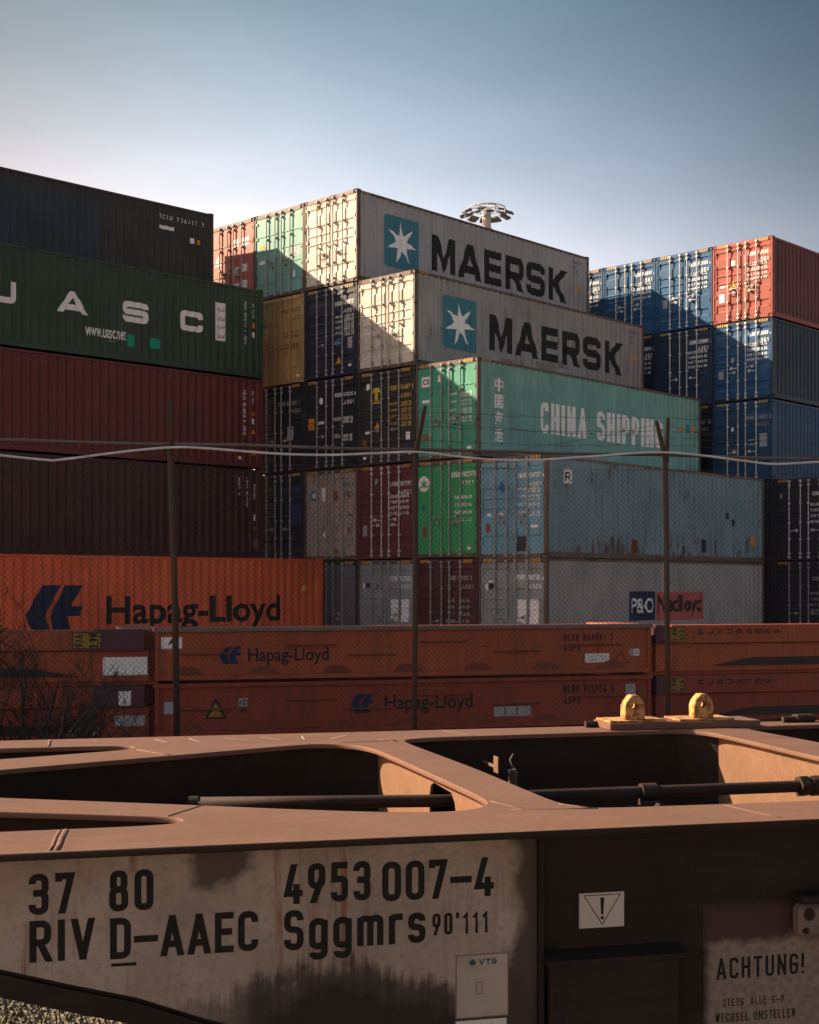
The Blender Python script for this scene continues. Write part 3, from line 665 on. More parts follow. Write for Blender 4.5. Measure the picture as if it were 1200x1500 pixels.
a = put('m', 2, 2, MARO, MARO, 'maroon container with pale locking bars, left of the bright green one', bars=cp('white bar paint', (.6, .58, .56), rust=.2, dirt=.3))
on_door(a, 'lettering', WHITE, idtext('LYGU 257777 5', '45G1', 1.4, 2.4, 2.22)); on_door(a, 'lettering', WHITE, weights(1.36, 2.15, 1.86, 4, h=.1, dz=.17, dbl=False)); on_door(a, 'sticker', GREYS, lambda bm: [rect(bm, .22, .72, .4, 1.06), poly(bm, circle(.78, 2.4, .06, .1))])
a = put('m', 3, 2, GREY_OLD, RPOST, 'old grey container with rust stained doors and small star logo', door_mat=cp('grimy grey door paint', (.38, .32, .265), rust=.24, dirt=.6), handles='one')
on_door(a, 'logo', SKYB, lambda bm: rect(bm, .3, 1.92, .62, 2.25)); on_door(a, 'logo', STARW, lambda bm: starpoly(bm, star7(.46, 2.08, .13), .004)); on_door(a, 'sticker', WHITE, lambda bm: [rect(bm, .8, 1.9, 1.0, 2.32), poly(bm, [(.86, .82), (.94, .94), (1.0, .82), (.94, .7)])]); on_door(a, 'lettering', DIMI, idtext('MSKU 70', '45G1', 1.8, 2.25, 2.3, .13, 1.8)); on_door(a, 'rust_stain', cp('orange rust', (.28, .1, .03), rust=.3), lambda bm: [rect(bm, 1.3, 1.9, 1.55, 2.2), rect(bm, 1.35, .2, 1.6, .34)])
a = put('m', 4, 2, NAVY, NAVY, 'dark blue container left of the rust stained grey doors', handles='one')
on_door(a, 'lettering', BLUES, idtext('CMAU 0307', '45G1', 1.3, 2.3, 2.26)); on_door(a, 'lettering', BLUES, weights(1.5, 2.25, 1.8, 4))
a = put('m', 0, 1, PGREY, RPOST, 'plain grey container with black and red name panel, bottom tier', door_mat=PGREY_D)
on_side(a, 'logo', NAVYI, lambda bm: rect(bm, 4.1, 1.05, 5.50, 1.93)); on_side(a, 'logo', REDI, lambda bm: rect(bm, 5.53, 1.03, 8.31, 1.91))
on_side(a, 'lettering', WHITE, lambda bm: fonttext(bm, 'P&O', 4.2, 1.27, 5.42, 1.73, .02), .003); on_side(a, 'lettering', BLACK, lambda bm: fonttext(bm, 'Nedlloyd', 5.62, 1.12, 8.2, 1.82, .03), .003)
on_side(a, 'lettering', DULLW, lambda bm: [strokes(bm, 'PONU 1747', 10.4, 2.35, 11.3, 2.48, .16, .2, .5), strokes(bm, '45G1', 10.75, 2.1, 11.2, 2.24, .16, .2, .5)])
on_door(a, 'lettering', WHITE, idtext('PONU 180736 4', '45G2', 1.38, 2.36, 2.26, .15)); on_door(a, 'sticker', WHITE, lambda bm: [rect(bm, 1.4, 1.02, 1.72, 1.72), rect(bm, 1.84, 1.02, 2.16, 1.72), rect(bm, .36, 2.2, .58, 2.24), poly(bm, circle(.3, 2.06, .06, .1))]); on_door(a, 'sticker', NAVYI, lambda bm: rect(bm, .38, 2.0, .58, 2.16))
a = put('m', 1, 1, MARO2, MARO2, 'maroon container in the bottom tier, between two grey ones', handles='one')
on_door(a, 'lettering', DULLW, idtext('TGHU 740187 3', '45G1', 1.3, 2.2, 2.26)); on_door(a, 'lettering', DULLW, weights(1.2, 2.1, 1.62, 4, h=.1, dz=.2, dbl=False))
a = put('m', 2, 1, PGREY_D, RPOST, 'blue grey container with white panels, left of the bottom maroon one')
on_door(a, 'lettering', WHITE, idtext('ZCSU 251050 2', '45G1', 1.38, 2.36, 2.24, .15)); on_door(a, 'sticker', WHITE, lambda bm: [rect(bm, 1.4, 1.0, 1.72, 1.7), rect(bm, 1.84, 1.0, 2.16, 1.7), rect(bm, .22, 2.0, .3, 2.18)]); on_door(a, 'sticker', NAVYI, lambda bm: rect(bm, .34, 2.04, .54, 2.18)); on_door(a, 'sticker', SKYB, lambda bm: starpoly(bm, star7(.85, 2.08, .12)))
a = put('m', 3, 1, cp('slate grey paint', (.15, .15, .16), rust=.08, dirt=.35), CHAR, 'slate grey container beside the orange one, bottom tier', door='line')
on_door(a, 'lettering', DIMI, idtext('MSKU 2216', '45G1', 1.4, 2.3, 2.3))

# --- right block ---------------------------------------------------------------
WBAR = cp('pale bar paint', (.62, .6, .57), rust=.08, dirt=.2)
def rdoor(o, i1, st=(.3, .7)):
    on_door(o, 'lettering', WHITE, idtext(i1, '45G1', 1.45, 2.38, 2.30, .15)); on_door(o, 'lettering', WHITE, weights(1.4, 2.2, 1.95, 4, h=.1, dz=.18, dbl=False))
a = put('r', 0, 5, RED_SHADE, RED, 'brick red container on top of the right stack', bars=WBAR, door_mat=RED)
rdoor(a, 'CXDU 118250 1'); on_door(a, 'sticker', WHITE, lambda bm: [rect(bm, .26, .76, .48, 1.08), rect(bm, .76, 2.06, .92, 2.24), rect(bm, .28, 1.3, .5, 1.38)]); on_door(a, 'sticker', STRIPE, lambda bm: poly(bm, tri(.82, 1.38, .12)))
a = put('r', 1, 5, BLUE, BLUE, 'blue container left of the red one, top of the right stack', bars=WBAR)
rdoor(a, 'FLXU 322104 0'); on_door(a, 'sticker', GREYS, lambda bm: rect(bm, .3, .9, .5, 1.2))
a = put('r', 2, 5, BLUE, BLUE, 'blue container second left of the red one, half in shadow', bars=WBAR)
rdoor(a, 'FLXU 320817 3')
a = put('r', 3, 5, BLUE3, BLUE3, 'bright blue container mostly hidden behind the end of the top grey one', bars=WBAR)
rdoor(a, 'FLXU 320444 2')
a = put('r', 0, 4, BLUE2, BLUE2, 'slate blue container directly under the red one', bars=WBAR, door_mat=BLUE)
rdoor(a, 'FLXU 322000 8'); on_door(a, 'sticker', GREYS, lambda bm: [rect(bm, .24, .86, .44, 1.14), rect(bm, .74, 1.42, .88, 1.6)])
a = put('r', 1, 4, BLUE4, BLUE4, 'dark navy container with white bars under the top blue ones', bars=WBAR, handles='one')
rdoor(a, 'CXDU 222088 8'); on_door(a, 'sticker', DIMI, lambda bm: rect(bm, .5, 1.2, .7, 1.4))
a = put('r', 2, 4, BLUE2, BLUE2, 'blue container glimpsed past the end of the patched grey one', bars=WBAR)
rdoor(a, 'FLXU 320091 5')
a = put('r', 0, 3, BLUE3, BLUE3, 'blue container below the slate blue one, third tier of the right stack', bars=WBAR, door_mat=cp('petrol blue door paint', (.02, .075, .135), rust=.06, dirt=.2), handles='one')
on_door(a, 'lettering', DULLW, idtext('REGU 310021 3', '45G1', 1.4, 2.36, 2.2)); on_door(a, 'lettering', DULLW, lambda bm: [rect(bm, 1.9, 1.2, 2.2, 1.68), rect(bm, 1.46, 1.28, 1.7, 1.33), rect(bm, 1.46, 1.44, 1.7, 1.49)]); on_door(a, 'sticker', ORANGE, lambda bm: [rect(bm, .8, 1.0, .98, 1.15)]); on_door(a, 'rust_stain', RUSTY, lambda bm: [rect(bm, .35, .72, .5, .9), rect(bm, .3, 1.44, .5, 1.48)])
on_door(a, 'sticker', WHITE, lambda bm: poly(bm, circle(.8, 1.9, .06, .09)))
a = put('r', 1, 3, NAVY2, NAVY2, 'black container just past the right end of the sea green one', handles='one')
on_door(a, 'lettering', DULLW, idtext('TCNU 6', '45G1', 1.6, 2.36, 2.2))
a = put('r', -1, 2, NAVY2, NAVY2, 'black container at the right edge, upper of the two', bars=WBAR, handles='one')
on_door(a, 'lettering', WHITE, idtext('CXDU 180227 1', '45G1', 1.5, 2.36, 2.26)); on_door(a, 'lettering', WHITE, weights(1.42, 2.2, 1.9, 4, h=.1, dz=.2, dbl=False)); on_door(a, 'sticker', DULLW, lambda bm: poly(bm, circle(.3, 2.28, .05, .09)))
a = put('r', -1, 1, NAVY2, NAVY2, 'black container at the right edge, lower of the two', bars=GALV, handles='one')
on_door(a, 'lettering', DULLW, idtext('CXDU 551020 7', '45G1', 1.5, 2.36, 2.2)); on_door(a, 'lettering', DULLW, weights(1.42, 2.2, 1.7, 4, h=.1, dz=.2, dbl=False))
for c, t in ((0, 2), (0, 1), (1, 2), (1, 1), (2, 3), (2, 2), (2, 1)):
    put('r', c, t, NAVY2, NAVY2, 'dark container in the shaded base of the right stack, behind other containers', doors=False)

# --- left block ------------------------------------------------------------------
a = put('l', 1, 5, DGREY, cp('grey brown frame paint', (.05, .04, .04), rust=.15), 'dark grey container on top of the left stack', doors=False)
on_side(a, 'repair_patch', cp('petrol patch paint', (.022, .04, .052), rust=.03), lambda bm: rect(bm, 3.2, .34, 7.85, 2.5, -.0015))
on_side(a, 'lettering', WHITE, lambda bm: strokes(bm, 'TCLU 726417 5', 10.05, 2.38, 11.8, 2.52, .12, .35, .4))
on_side(a, 'sticker', WHITE, lambda bm: [rect(bm, 10.05, 2.04, 10.62, 2.16), rect(bm, 11.25, 1.76, 11.42, 1.94)]); on_side(a, 'sticker', ORANGE, lambda bm: rect(bm, 11.52, 1.76, 11.66, 1.92))
a = put('l', 0, 4, DGREEN, DGREEN, 'dark green container with widely spaced white letters', doors=False)
on_side(a, 'lettering', WHITE, lambda bm: [blocky(bm, c, x0, 1.2, x1, 1.82, .17) for c, x0, x1 in (('U', 2.6, 3.52), ('A', 4.8, 5.78), ('S', 6.95, 7.85), ('C', 9.0, 9.85))])
on_side(a, 'lettering', WHITE, lambda bm: fonttext(bm, 'www.uasc.net', 5.72, .62, 7.08, .93, .012)); on_side(a, 'lettering', DULLW, lambda bm: strokes(bm, '8976', 6.5, .52, 6.72, .57, .16, .2, .5))
on_side(a, 'sticker', WHITE, lambda bm: rect(bm, 10.31, 1.04, 10.72, 2.24))
AR = ['\ufe94\ufedb\ufeae\uFEB7', '\ufe94\ufea3\ufefc\ufee4\ufedf\u0627', '\ufe94\ufef4\ufe91\ufeae\ufecc\ufedf\u0627', '\u0629\ufeaa\ufea4\ufe98\ufee4\ufedf\u0627']
on_side(a, 'lettering', MAROONI, lambda bm: [fonttext(bm, s, 10.37, 1.94 - k * .27, 10.67, 2.10 - k * .27, .015) for k, s in enumerate(AR)], .003)
on_side(a, 'repair_patch', TEALP, lambda bm: [poly(bm, rrect(7.12, .46, 7.38, .82, .06), -.001), poly(bm, rrect(7.92, .5, 8.28, .82, .08), -.001)])
def vtext(bm, s, x, z1, h, w_):
    for k, ch in enumerate(s): strokes(bm, ch, x, z1 - (k + 1) * h, x + w_, z1 - k * h - h * .22, .2, .1, .6)
on_side(a, 'lettering', WHITE, lambda bm: [vtext(bm, 'UACU 806712 4 4510', 11.44, 2.46, .078, .1), vtext(bm, 'GR 3048', 11.76, 2.42, .07, .09), rect(bm, 11.75, 1.3, 11.87, 1.48)]); on_side(a, 'sticker', ORANGE, lambda bm: rect(bm, 11.76, 1.6, 11.88, 1.78))
a = put('l', 0, 3, DMAR, DMAR, 'brown maroon container under the dark green one', doors=False)
on_side(a, 'lettering', WHITE, lambda bm: [vtext(bm, 'TRLU 674518 2 4510', 11.40, 2.5, .08, .1), vtext(bm, 'GR 304', 11.74, 2.5, .075, .09), rect(bm, 11.74, 1.42, 11.86, 1.6)]); on_side(a, 'sticker', ORANGE, lambda bm: [rect(bm, 11.74, 1.68, 11.86, 1.82), poly(bm, tri(11.8, 1.2, .1)), rect(bm, 11.74, .42, 11.9, .6)])
on_side(a, 'sticker', WHITE, lambda bm: rect(bm, 11.2, .26, 11.34, .36))
a = put('l', 0, 2, DMAR2, DMAR2, 'deep plum container between the maroon and the orange ones', doors=False)
on_side(a, 'lettering', WHITE, lambda bm: [vtext(bm, 'GESU 5', 11.2, 2.62, .1, .1), vtext(bm, 'TGHU 871202', 11.5, 2.62, .09, .1), vtext(bm, '30480', 11.8, 2.42, .1, .1), rect(bm, 11.8, 1.22, 11.9, 1.44)]); on_side(a, 'sticker', BROWNS, lambda bm: [rect(bm, 11.78, .34, 11.98, .62), poly(bm, tri(11.85, 1.0, .1))])
a = put('l', -1, 1, HORANGE, HORANGE, 'orange container with large dark blue logo behind the fence', doors=False)
on_side(a, 'logo', NAVYI, lambda bm: hl(bm, 2.05, .45, 3.75, 2.05))
on_side(a, 'lettering', BLACK, lambda bm: fonttext(bm, 'Hapag-Lloyd', 4.46, .73, 10.53, 1.75, .026))
on_side(a, 'sticker', YEL, lambda bm: [poly(bm, tri(11.45, 1.98, .12)), rect(bm, 11.9, 1.88, 12.03, 2.16)])
for c, t in ((1, 4), (1, 3), (1, 2), (1, 1), (0, 1)):
    put('l', c, t, DMAR2, DMAR2, 'dark container in the second row of the left stack, behind other containers', doors=False)
# unseen stack added left of the picture, to shade fence and folded racks
for tier in range(5):
    for c in range(2):
        l, d = frame_of(yL); p = Vector((-19.6, 13.3)) + d * (c * PW)
        container((p.x, p.y, .01 + tier * 2.91), math.pi / 2 - yL, (DMAR, BLUE2, GREY_OLD, DGREEN, HORANGE)[tier], CHAR, 'unseen container in a stack added left of the fence to shade it', 'unseen containers added to cast shade', doors=False)

# ------------------------------------------------------------------ ground
def ground_mat():
    m, t, p = nmat('gravel and dry grass'); v = coords(t, False)
    vo = N(t, 'ShaderNodeTexVoronoi'); vo.inputs['Scale'].default_value = 28; t.links.new(v, vo.inputs['Vector'])
    n1 = noise(t, v, .6, 5); n2 = noise(t, v, 9, 6)
    c = mixc(t, ramp(t, n2, [(.3, 0), (.7, 1)]), (.07, .055, .042), (.19, .155, .12))
    c = mixc(t, ramp(t, vo.outputs['Color'], [(.1, 0), (.9, .6)]), c, (.26, .23, .19))
    c = mixc(t, ramp(t, n1, [(.45, 0), (.62, .75)]), c, (.12, .10, .035))
    t.links.new(c, p.inputs['Base Color']); p.inputs['Roughness'].default_value = 1
    b = N(t, 'ShaderNodeBump'); b.inputs['Strength'].default_value = 1; b.inputs['Distance'].default_value = .03
    t.links.new(vo.outputs['Distance'], b.inputs['Height']); t.links.new(b.outputs[0], p.inputs['Normal']); return m
GRAVEL = ground_mat()
bm = bmesh.new(); s_ = 2500
bm.faces.new([bm.verts.new(c) for c in ((-s_, -200, 0), (s_, -200, 0), (s_, s_, 0), (-s_, s_, 0))])
tag(obj('ground', bm, GRAVEL), None, None, kind='structure')

# ------------------------------------------------------------------ the flat wagon in front
WT = R(13.25)
DECK = EYE - .62
wag = empty('flat_wagon', (0, 3.425, DECK), WT)
tag(wag, 'rust brown flat wagon with open frame and numbered side plate, in front of the fence', 'wagon')
def steel(name, col, dark, rough=.55, scr=.5, edge=(.3, .2, .15)):
    m, t, p = nmat(name); v = coords(t, False)
    a = noise(t, v, 2.2, 6, .6); b_ = noise(t, v, 40, 6, .7); c_ = noise(t, v, 9, 5, .6, (.25, 3, 3)); d_ = noise(t, v, 150, 3, .6)
    c = mixc(t, ramp(t, a, [(.3, 0), (.72, 1)]), col, tuple(x * .72 for x in col))
    c = mixc(t, ramp(t, c_, [(.5, 0), (.8, .45)]), c, edge)
    e_ = noise(t, v, 1.1, 8, .7, (.6, 1.6, 1)); c = mixc(t, ramp(t, e_, [(.52, 0), (.78, .55)]), c, dark)
    mp_ = N(t, 'ShaderNodeMapping'); mp_.inputs['Rotation'].default_value = (0, 0, .35); t.links.new(v, mp_.inputs[0]); sc_ = noise(t, mp_.outputs[0], 16, 3, .5, (.12, 6, 6)); c = mixc(t, ramp(t, sc_, [(.66, 0), (.72, .5)]), c, edge)
    c = mixc(t, ramp(t, b_, [(.55, 0), (.75, scr)]), c, dark)
    c = mixc(t, ramp(t, d_, [(.62, 0), (.7, .35)]), c, tuple(min(1, x * 1.7) for x in col))
    t.links.new(c, p.inputs['Base Color']); p.inputs['Specular IOR Level'].default_value = .12
    t.links.new(ramp(t, a, [(.2, rough - .1), (.8, rough + .2)]), p.inputs['Roughness'])
    bp = N(t, 'ShaderNodeBump'); bp.inputs['Strength'].default_value = .5; bp.inputs['Distance'].default_value = .004
    ad = N(t, 'ShaderNodeMath', operation='MULTIPLY_ADD'); t.links.new(b_, ad.inputs[0]); ad.inputs[1].default_value = .4; t.links.new(a, ad.inputs[2])
    t.links.new(ad.outputs[0], bp.inputs['Height']); t.links.new(bp.outputs[0], p.inputs['Normal'])
    MATS[name] = m; return m
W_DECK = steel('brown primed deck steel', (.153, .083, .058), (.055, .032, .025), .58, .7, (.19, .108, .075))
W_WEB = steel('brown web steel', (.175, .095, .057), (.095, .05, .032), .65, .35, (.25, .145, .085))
W_DARK = steel('shade darkened grimy steel', (.026, .018, .0135), (.012, .009, .008), .7, .5, (.042, .027, .02))  # dark base colour puts shade into the frame steel, besides grime
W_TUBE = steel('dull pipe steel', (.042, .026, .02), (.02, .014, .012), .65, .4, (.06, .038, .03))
def chaikin(pts, it=1, closed=True):
    for _ in range(it):
        o = []; n = len(pts)
        for i in range(n if closed else n - 1):
            a, b = Vector(pts[i]), Vector(pts[(i + 1) % n]); o += [tuple(a * .78 + b * .22), tuple(a * .22 + b * .78)]
        if not closed: o = [pts[0]] + o + [pts[-1]]
        pts = o
    return pts
S0, S1 = -3.4, 5.6
OUT = [(S0, -.03), (S1, -.03), (S1, 2.38), (S0, 2.38)]
H1 = [(S0 + .3, 2.12), (-.72, 2.115), (-.63, 2.08), (-.60, 2.03), (-.63, 1.97), (-.70, 1.925), (-1.09, 1.766), (-1.75, 1.50), (S0 + .3, 1.50)]
H2 = [(-1.62, 1.17), (-1.5, 1.26), (-1.07, 1.48), (-.36, 1.795), (-.02, 1.955), (.08, 1.985), (.18, 1.96), (.25, 1.88), (.285, 1.74), (.30, 1.5), (.325, 1.0), (.345, .56), (.335, .42), (.28, .335), (.2, .305), (.1, .31), (0, .337), (-.245, .447), (-.462, .563), (-1.03, .84), (-1.5, 1.07)]
H3 = [(S0 + .3, .92), (-1.8, .92), (-1.02, .595), (-.62, .424), (-.555, .385), (-.53, .33), (-.56, .283), (-.66, .265), (-1.0, .262), (S0 + .3, .262)]
H4 = [(.44, 1.975), (.47, 1.55), (.50, 1.1), (.512, .64), (.522, .41), (.55, .30), (.62, .262), (.98, .25), (1.27, .245), (1.58, .25), (1.72, .30), (1.785, .45), (1.80, .8), (1.80, 1.4), (1.80, 1.85), (1.785, 2.03), (1.73, 2.125), (1.63, 2.15), (.85, 2.117), (.6, 2.108), (.47, 2.06)]
H5 = [(2.0, 2.08), (2.01, 1.95), (2.04, 1.6), (2.05, .6), (2.07, .38), (2.2, .26), (4.4, .25), (4.55, .4), (4.55, 2.0), (4.4, 2.2), (2.41, 2.21), (2.1, 2.205), (2.02, 2.15)]
HOLES = [H1, H2, H3, H4, H5]
cu = bpy.data.curves.new('deck', 'CURVE'); cu.dimensions = '2D'; cu.fill_mode = 'BOTH'; cu.extrude = .006; cu.bevel_depth = .003; cu.bevel_resolution = 1
for P in [OUT] + [chaikin(h, 2) for h in HOLES]:
    sp = cu.splines.new('POLY'); sp.points.add(len(P) - 1); sp.use_cyclic_u = True
    for q, (x, y) in zip(sp.points, P): q.co = (x, y, 0, 1)
tmp = bpy.data.objects.new('tmp', cu); COL.objects.link(tmp)
me = bpy.data.meshes.new_from_object(tmp.evaluated_get(bpy.context.evaluated_depsgraph_get())); bpy.data.objects.remove(tmp)
for v in me.vertices: v.co.z -= .009
me.materials.clear(); me.materials.append(W_DECK); me.name = 'deck plate'
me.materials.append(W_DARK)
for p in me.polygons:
    if p.normal.y < -.6 and p.center.y < 0: p.material_index = 1  # front edge coloured dark to stand for its shaded face
dk = bpy.data.objects.new('deck_plate', me); COL.objects.link(dk); dk.parent = wag
def offset(poly_, d):
    n = len(poly_); area = sum(poly_[i][0] * poly_[(i + 1) % n][1] - poly_[(i + 1) % n][0] * poly_[i][1] for i in range(n)); sg = 1 if area > 0 else -1
    o = []
    for i in range(n):
        a, p, b = Vector(poly_[i - 1]), Vector(poly_[i]), Vector(poly_[(i + 1) % n])
        t = ((p - a).normalized() + (b - p).normalized())
        t = t.normalized() if t.length > 1e-6 else (p - a).normalized()
        o.append((p.x + t.y * sg * d, p.y - t.x * sg * d))
    return o
def wall(bm, pts, z0, z1, th, closed, side=1):
    if closed: inn, out_ = pts, offset(pts, th)
    else:
        out_ = []
        for i, p in enumerate(pts):
            a, b = Vector(pts[max(i - 1, 0)]), Vector(pts[min(i + 1, len(pts) - 1)]); t = (b - a).normalized(); out_.append((p[0] + t.y * th * side, p[1] - t.x * th * side))
        inn = pts
    n = len(pts); V = [[bm.verts.new((*q, z)) for q in ps] for ps, z in ((inn, z0), (inn, z1), (out_, z0), (out_, z1))]
    for i in range(n if closed else n - 1):
        j = (i + 1) % n
        for a, b in ((0, 1), (3, 2)): bm.faces.new((V[a][i], V[a][j], V[b][j], V[b][i]))
        bm.faces.new((V[0][i], V[2][i], V[2][j], V[0][j])); bm.faces.new((V[1][i], V[3][i], V[3][j], V[1][j]))
    if not closed:
        for i in (0, n - 1): bm.faces.new((V[0][i], V[1][i], V[3][i], V[2][i]))
ZT = -.0185
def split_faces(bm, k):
    """the web across the wagon at the right end of a bay keeps the plain brown; the rest of the bay has its shade in the colour"""
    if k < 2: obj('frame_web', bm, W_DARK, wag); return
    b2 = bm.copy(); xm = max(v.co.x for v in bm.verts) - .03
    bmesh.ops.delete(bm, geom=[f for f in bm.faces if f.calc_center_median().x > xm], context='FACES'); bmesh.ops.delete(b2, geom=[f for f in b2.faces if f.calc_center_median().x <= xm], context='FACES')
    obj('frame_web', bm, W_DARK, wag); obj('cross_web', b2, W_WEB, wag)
H2W = [(.322, 1.90), (.20, 1.985), (.06, 2.01), (-.02, 1.99), (-.36, 1.83), (-1.07, 1.515), (-1.5, 1.30), (-1.66, 1.17), (-1.5, 1.03), (-1.03, .80), (-.462, .53), (-.245, .415), (0, .305), (.2, .275), (.34, .28), (.381, .40)]
H4W = [(.405, 2.135), (.44, 1.55), (.47, 1.1), (.485, .6), (.50, .232), (1.828, .232), (1.828, 2.03), (1.70, 2.15), (.85, 2.145)]
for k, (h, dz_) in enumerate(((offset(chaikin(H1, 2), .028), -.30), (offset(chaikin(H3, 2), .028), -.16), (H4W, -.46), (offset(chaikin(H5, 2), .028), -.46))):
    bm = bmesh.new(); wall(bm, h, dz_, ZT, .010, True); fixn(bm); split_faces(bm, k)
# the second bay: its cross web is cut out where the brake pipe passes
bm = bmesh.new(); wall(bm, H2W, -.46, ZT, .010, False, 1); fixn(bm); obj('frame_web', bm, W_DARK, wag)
pa, pb = Vector(H2W[0]), Vector(H2W[-1])
bm = bmesh.new()
def onweb(u, z, d):
    q = pa.lerp(pb, u); return (q.x + d, q.y, z)
cutw = [(0, -.46), (0, ZT), (1, ZT), (1, -.46), (.675, -.46), (.675, -.11), (.665, -.075), (.64, -.048), (.51, -.042), (.485, -.055), (.475, -.09), (.475, -.46)]
extr(bm, cutw, onweb, 0, .010); fixn(bm); obj('cross_web', bm, W_WEB, wag)
# side sills (fish belly), each with an outer web, an inner web and a bottom flange
BELLY = [(S0, -.2), (-1.5, -.2), (-1.3, -.222), (-.988, -.306), (-.83, -.352), (-.667, -.396), (-.502, -.459), (-.25, -.54), (.05, -.61), (.4, -.63), (S1, -.63)]
sillp = [(S0, ZT), *BELLY, (S1, ZT)]
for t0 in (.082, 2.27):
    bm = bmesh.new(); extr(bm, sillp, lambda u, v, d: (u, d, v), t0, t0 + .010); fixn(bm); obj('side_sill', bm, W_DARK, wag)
    bm = bmesh.new()
    for (a, za), (b, zb) in zip(BELLY, BELLY[1:]):
        extr(bm, [(a, za - .001), (b, zb - .001), (b, zb - .056), (a, za - .056)], lambda u, v, d: (u, d, v), t0 - .012 if t0 < 1 else t0 - .14, t0 + .14 if t0 < 1 else t0 + .05)
    fixn(bm); obj('bottom_flange', bm, W_DARK, wag)
# welds and the raised joints of the deck
bm = bmesh.new()
for p, q, r in (((-.855, -.02), (-.838, .25), .010), ((-.87, -.02), (-.853, .25), .007), ((-.93, 2.13), (-.93, 2.36), .008), ((-.47, .565), (-.575, .40), .007), ((-.49, 1.75), (-.60, 1.95), .006), ((.345, .45), (.40, .29), .005), ((.52, .36), (.585, .27), .005), ((1.02, .0), (.97, .23), .004), ((.78, 2.13), (.70, 2.36), .004), ((.16, 1.99), (.42, 2.03), .005), ((.36, 2.08), (.42, 1.99), .005), ((.36, .295), (.6, .258), .005)):
    a, b = Vector((*p, -r * .55)), Vector((*q, -r * .55)); tube(bm, [a, a.lerp(b, .25) + Vector((.001, 0, 0)), a.lerp(b, .6) - Vector((.001, 0, 0)), b], r, 8)
fixn(bm)
for o in split_obj('weld_seam', bm, W_DECK, wag): 
    for p in o.data.polygons: p.use_smooth = True
CHALK = ink('chalk', (.45, .36, .29))
bm = bmesh.new()
for k, (s_, t_, an) in enumerate(((-.50, 2.22, 1.9), (-.37, 2.22, 1.8), (-.20, 2.21, 2.3), (-.06, 2.2, 2.1), (.07, 2.2, 1.5), (.21, 2.19, .9))):
    pts = [(s_ + math.cos(an) * u * .12 + .012 * u * u, t_ + math.sin(an) * u * .12) for u in (-.5, -.2, .1, .4, .6)]
    strip(bm, pts, .006, .0012)
split_obj('chalk_mark', bm, CHALK, wag)
# weathered white side plate
def plate_mat():
    m, t, p = nmat('weathered side plate'); v = coords(t, False)
    sp = N(t, 'ShaderNodeSeparateXYZ'); t.links.new(v, sp.inputs[0]); S_, Z_ = sp.outputs[0], sp.outputs[2]
    def M(op, a, b=None, c=None):
        n = N(t, 'ShaderNodeMath', operation=op)
        for i, q in enumerate((a, b, c)):
            if q is None: continue
            if hasattr(q, 'is_output'): t.links.new(q, n.inputs[i])
            else: n.inputs[i].default_value = q
        return n.outputs[0]
    n1 = noise(t, v, 5, 6, .6); n2 = noise(t, v, 60, 6, .65); dr = noise(t, v, 14, 7, .68, (2.4, 1, .09)); n3 = noise(t, v, 11, 5, .65)
    c = mixc(t, ramp(t, n1, [(.3, 0), (.75, 1)]), (.345, .287, .243), (.21, .166, .138))
    c = mixc(t, ramp(t, n2, [(.5, 0), (.72, .5)]), c, (.13, .09, .07))
    c = mixc(t, ramp(t, dr, [(.55, 0), (.75, .4)]), c, (.16, .11, .085))
    rs = noise(t, v, 21, 6, .65, (1.5, 1, .10)); rm = noise(t, v, 3.3, 3, .5); rmx = M('MULTIPLY', ramp(t, rs, [(.56, 0), (.70, .8)]), ramp(t, rm, [(.45, 0), (.62, 1)])); c = mixc(t, rmx, c, (.15, .065, .03))
    # black grime along the foot with runs, a dark stain under the flange, grime at the right end
    g = M('ADD', M('MULTIPLY', Z_, -1), M('MULTIPLY', dr, .15)); g = M('ADD', g, M('MULTIPLY', n3, .17)); g = M('ADD', g, M('MULTIPLY_ADD', noise(t, v, 2.3, 3, .5), .30, -.165))
    gs = ramp(t, M('MULTIPLY_ADD', S_, 2.2, 1.75), [(0, 0), (1, 1)])
    gm = M('MULTIPLY', ramp(t, g, [(.535, 0), (.575, .8), (.63, .97)]), gs); c = mixc(t, gm, c, (.017, .0125, .0115))
    dx = M('MULTIPLY', M('ADD', S_, .465), 9.); dz = M('MULTIPLY', M('ADD', Z_, .035), 8.0)
    rr = M('ADD', M('SQRT', M('ADD', M('MULTIPLY', dx, dx), M('MULTIPLY', dz, dz))), M('MULTIPLY_ADD', n3, 1.1, -.55))
    c = mixc(t, ramp(t, rr, [(.62, .92), (.95, 0)]), c, (.06, .043, .037))
    e = M('ADD', S_, M('MULTIPLY_ADD', n1, .16, -.08)); e = M('ADD', e, M('MULTIPLY', M('MULTIPLY', M('ADD', Z_, .17), M('ADD', Z_, .17)), 1.5))
    c = mixc(t, ramp(t, M('MULTIPLY', e, 2.), [(.60, 0), (.68, .93)]), c, (.05, .036, .03))
    t.links.new(c, p.inputs['Base Color']); p.inputs['Roughness'].default_value = .6; p.inputs['Specular IOR Level'].default_value = .15
    b = N(t, 'ShaderNodeBump'); b.inputs['Strength'].default_value = .15; b.inputs['Distance'].default_value = .003; t.links.new(n2, b.inputs['Height']); t.links.new(b.outputs[0], p.inputs['Normal'])
    return m
bm = bmesh.new()
extr(bm, [(-1.6, -.04), (-1.6, -.18), (-1.3, -.212), (-.988, -.296), (-.83, -.342), (-.667, -.386), (-.502, -.449), (-.25, -.53), (.05, -.60), (.36, -.62), (.36, -.04)], lambda u, v, d: (u, d, v), .076, .0815)
fixn(bm); sidep = obj('side_plate', bm, plate_mat(), wag)
WINK = ink('worn black wagon lettering', (.009, .008, .008), wear=.12)
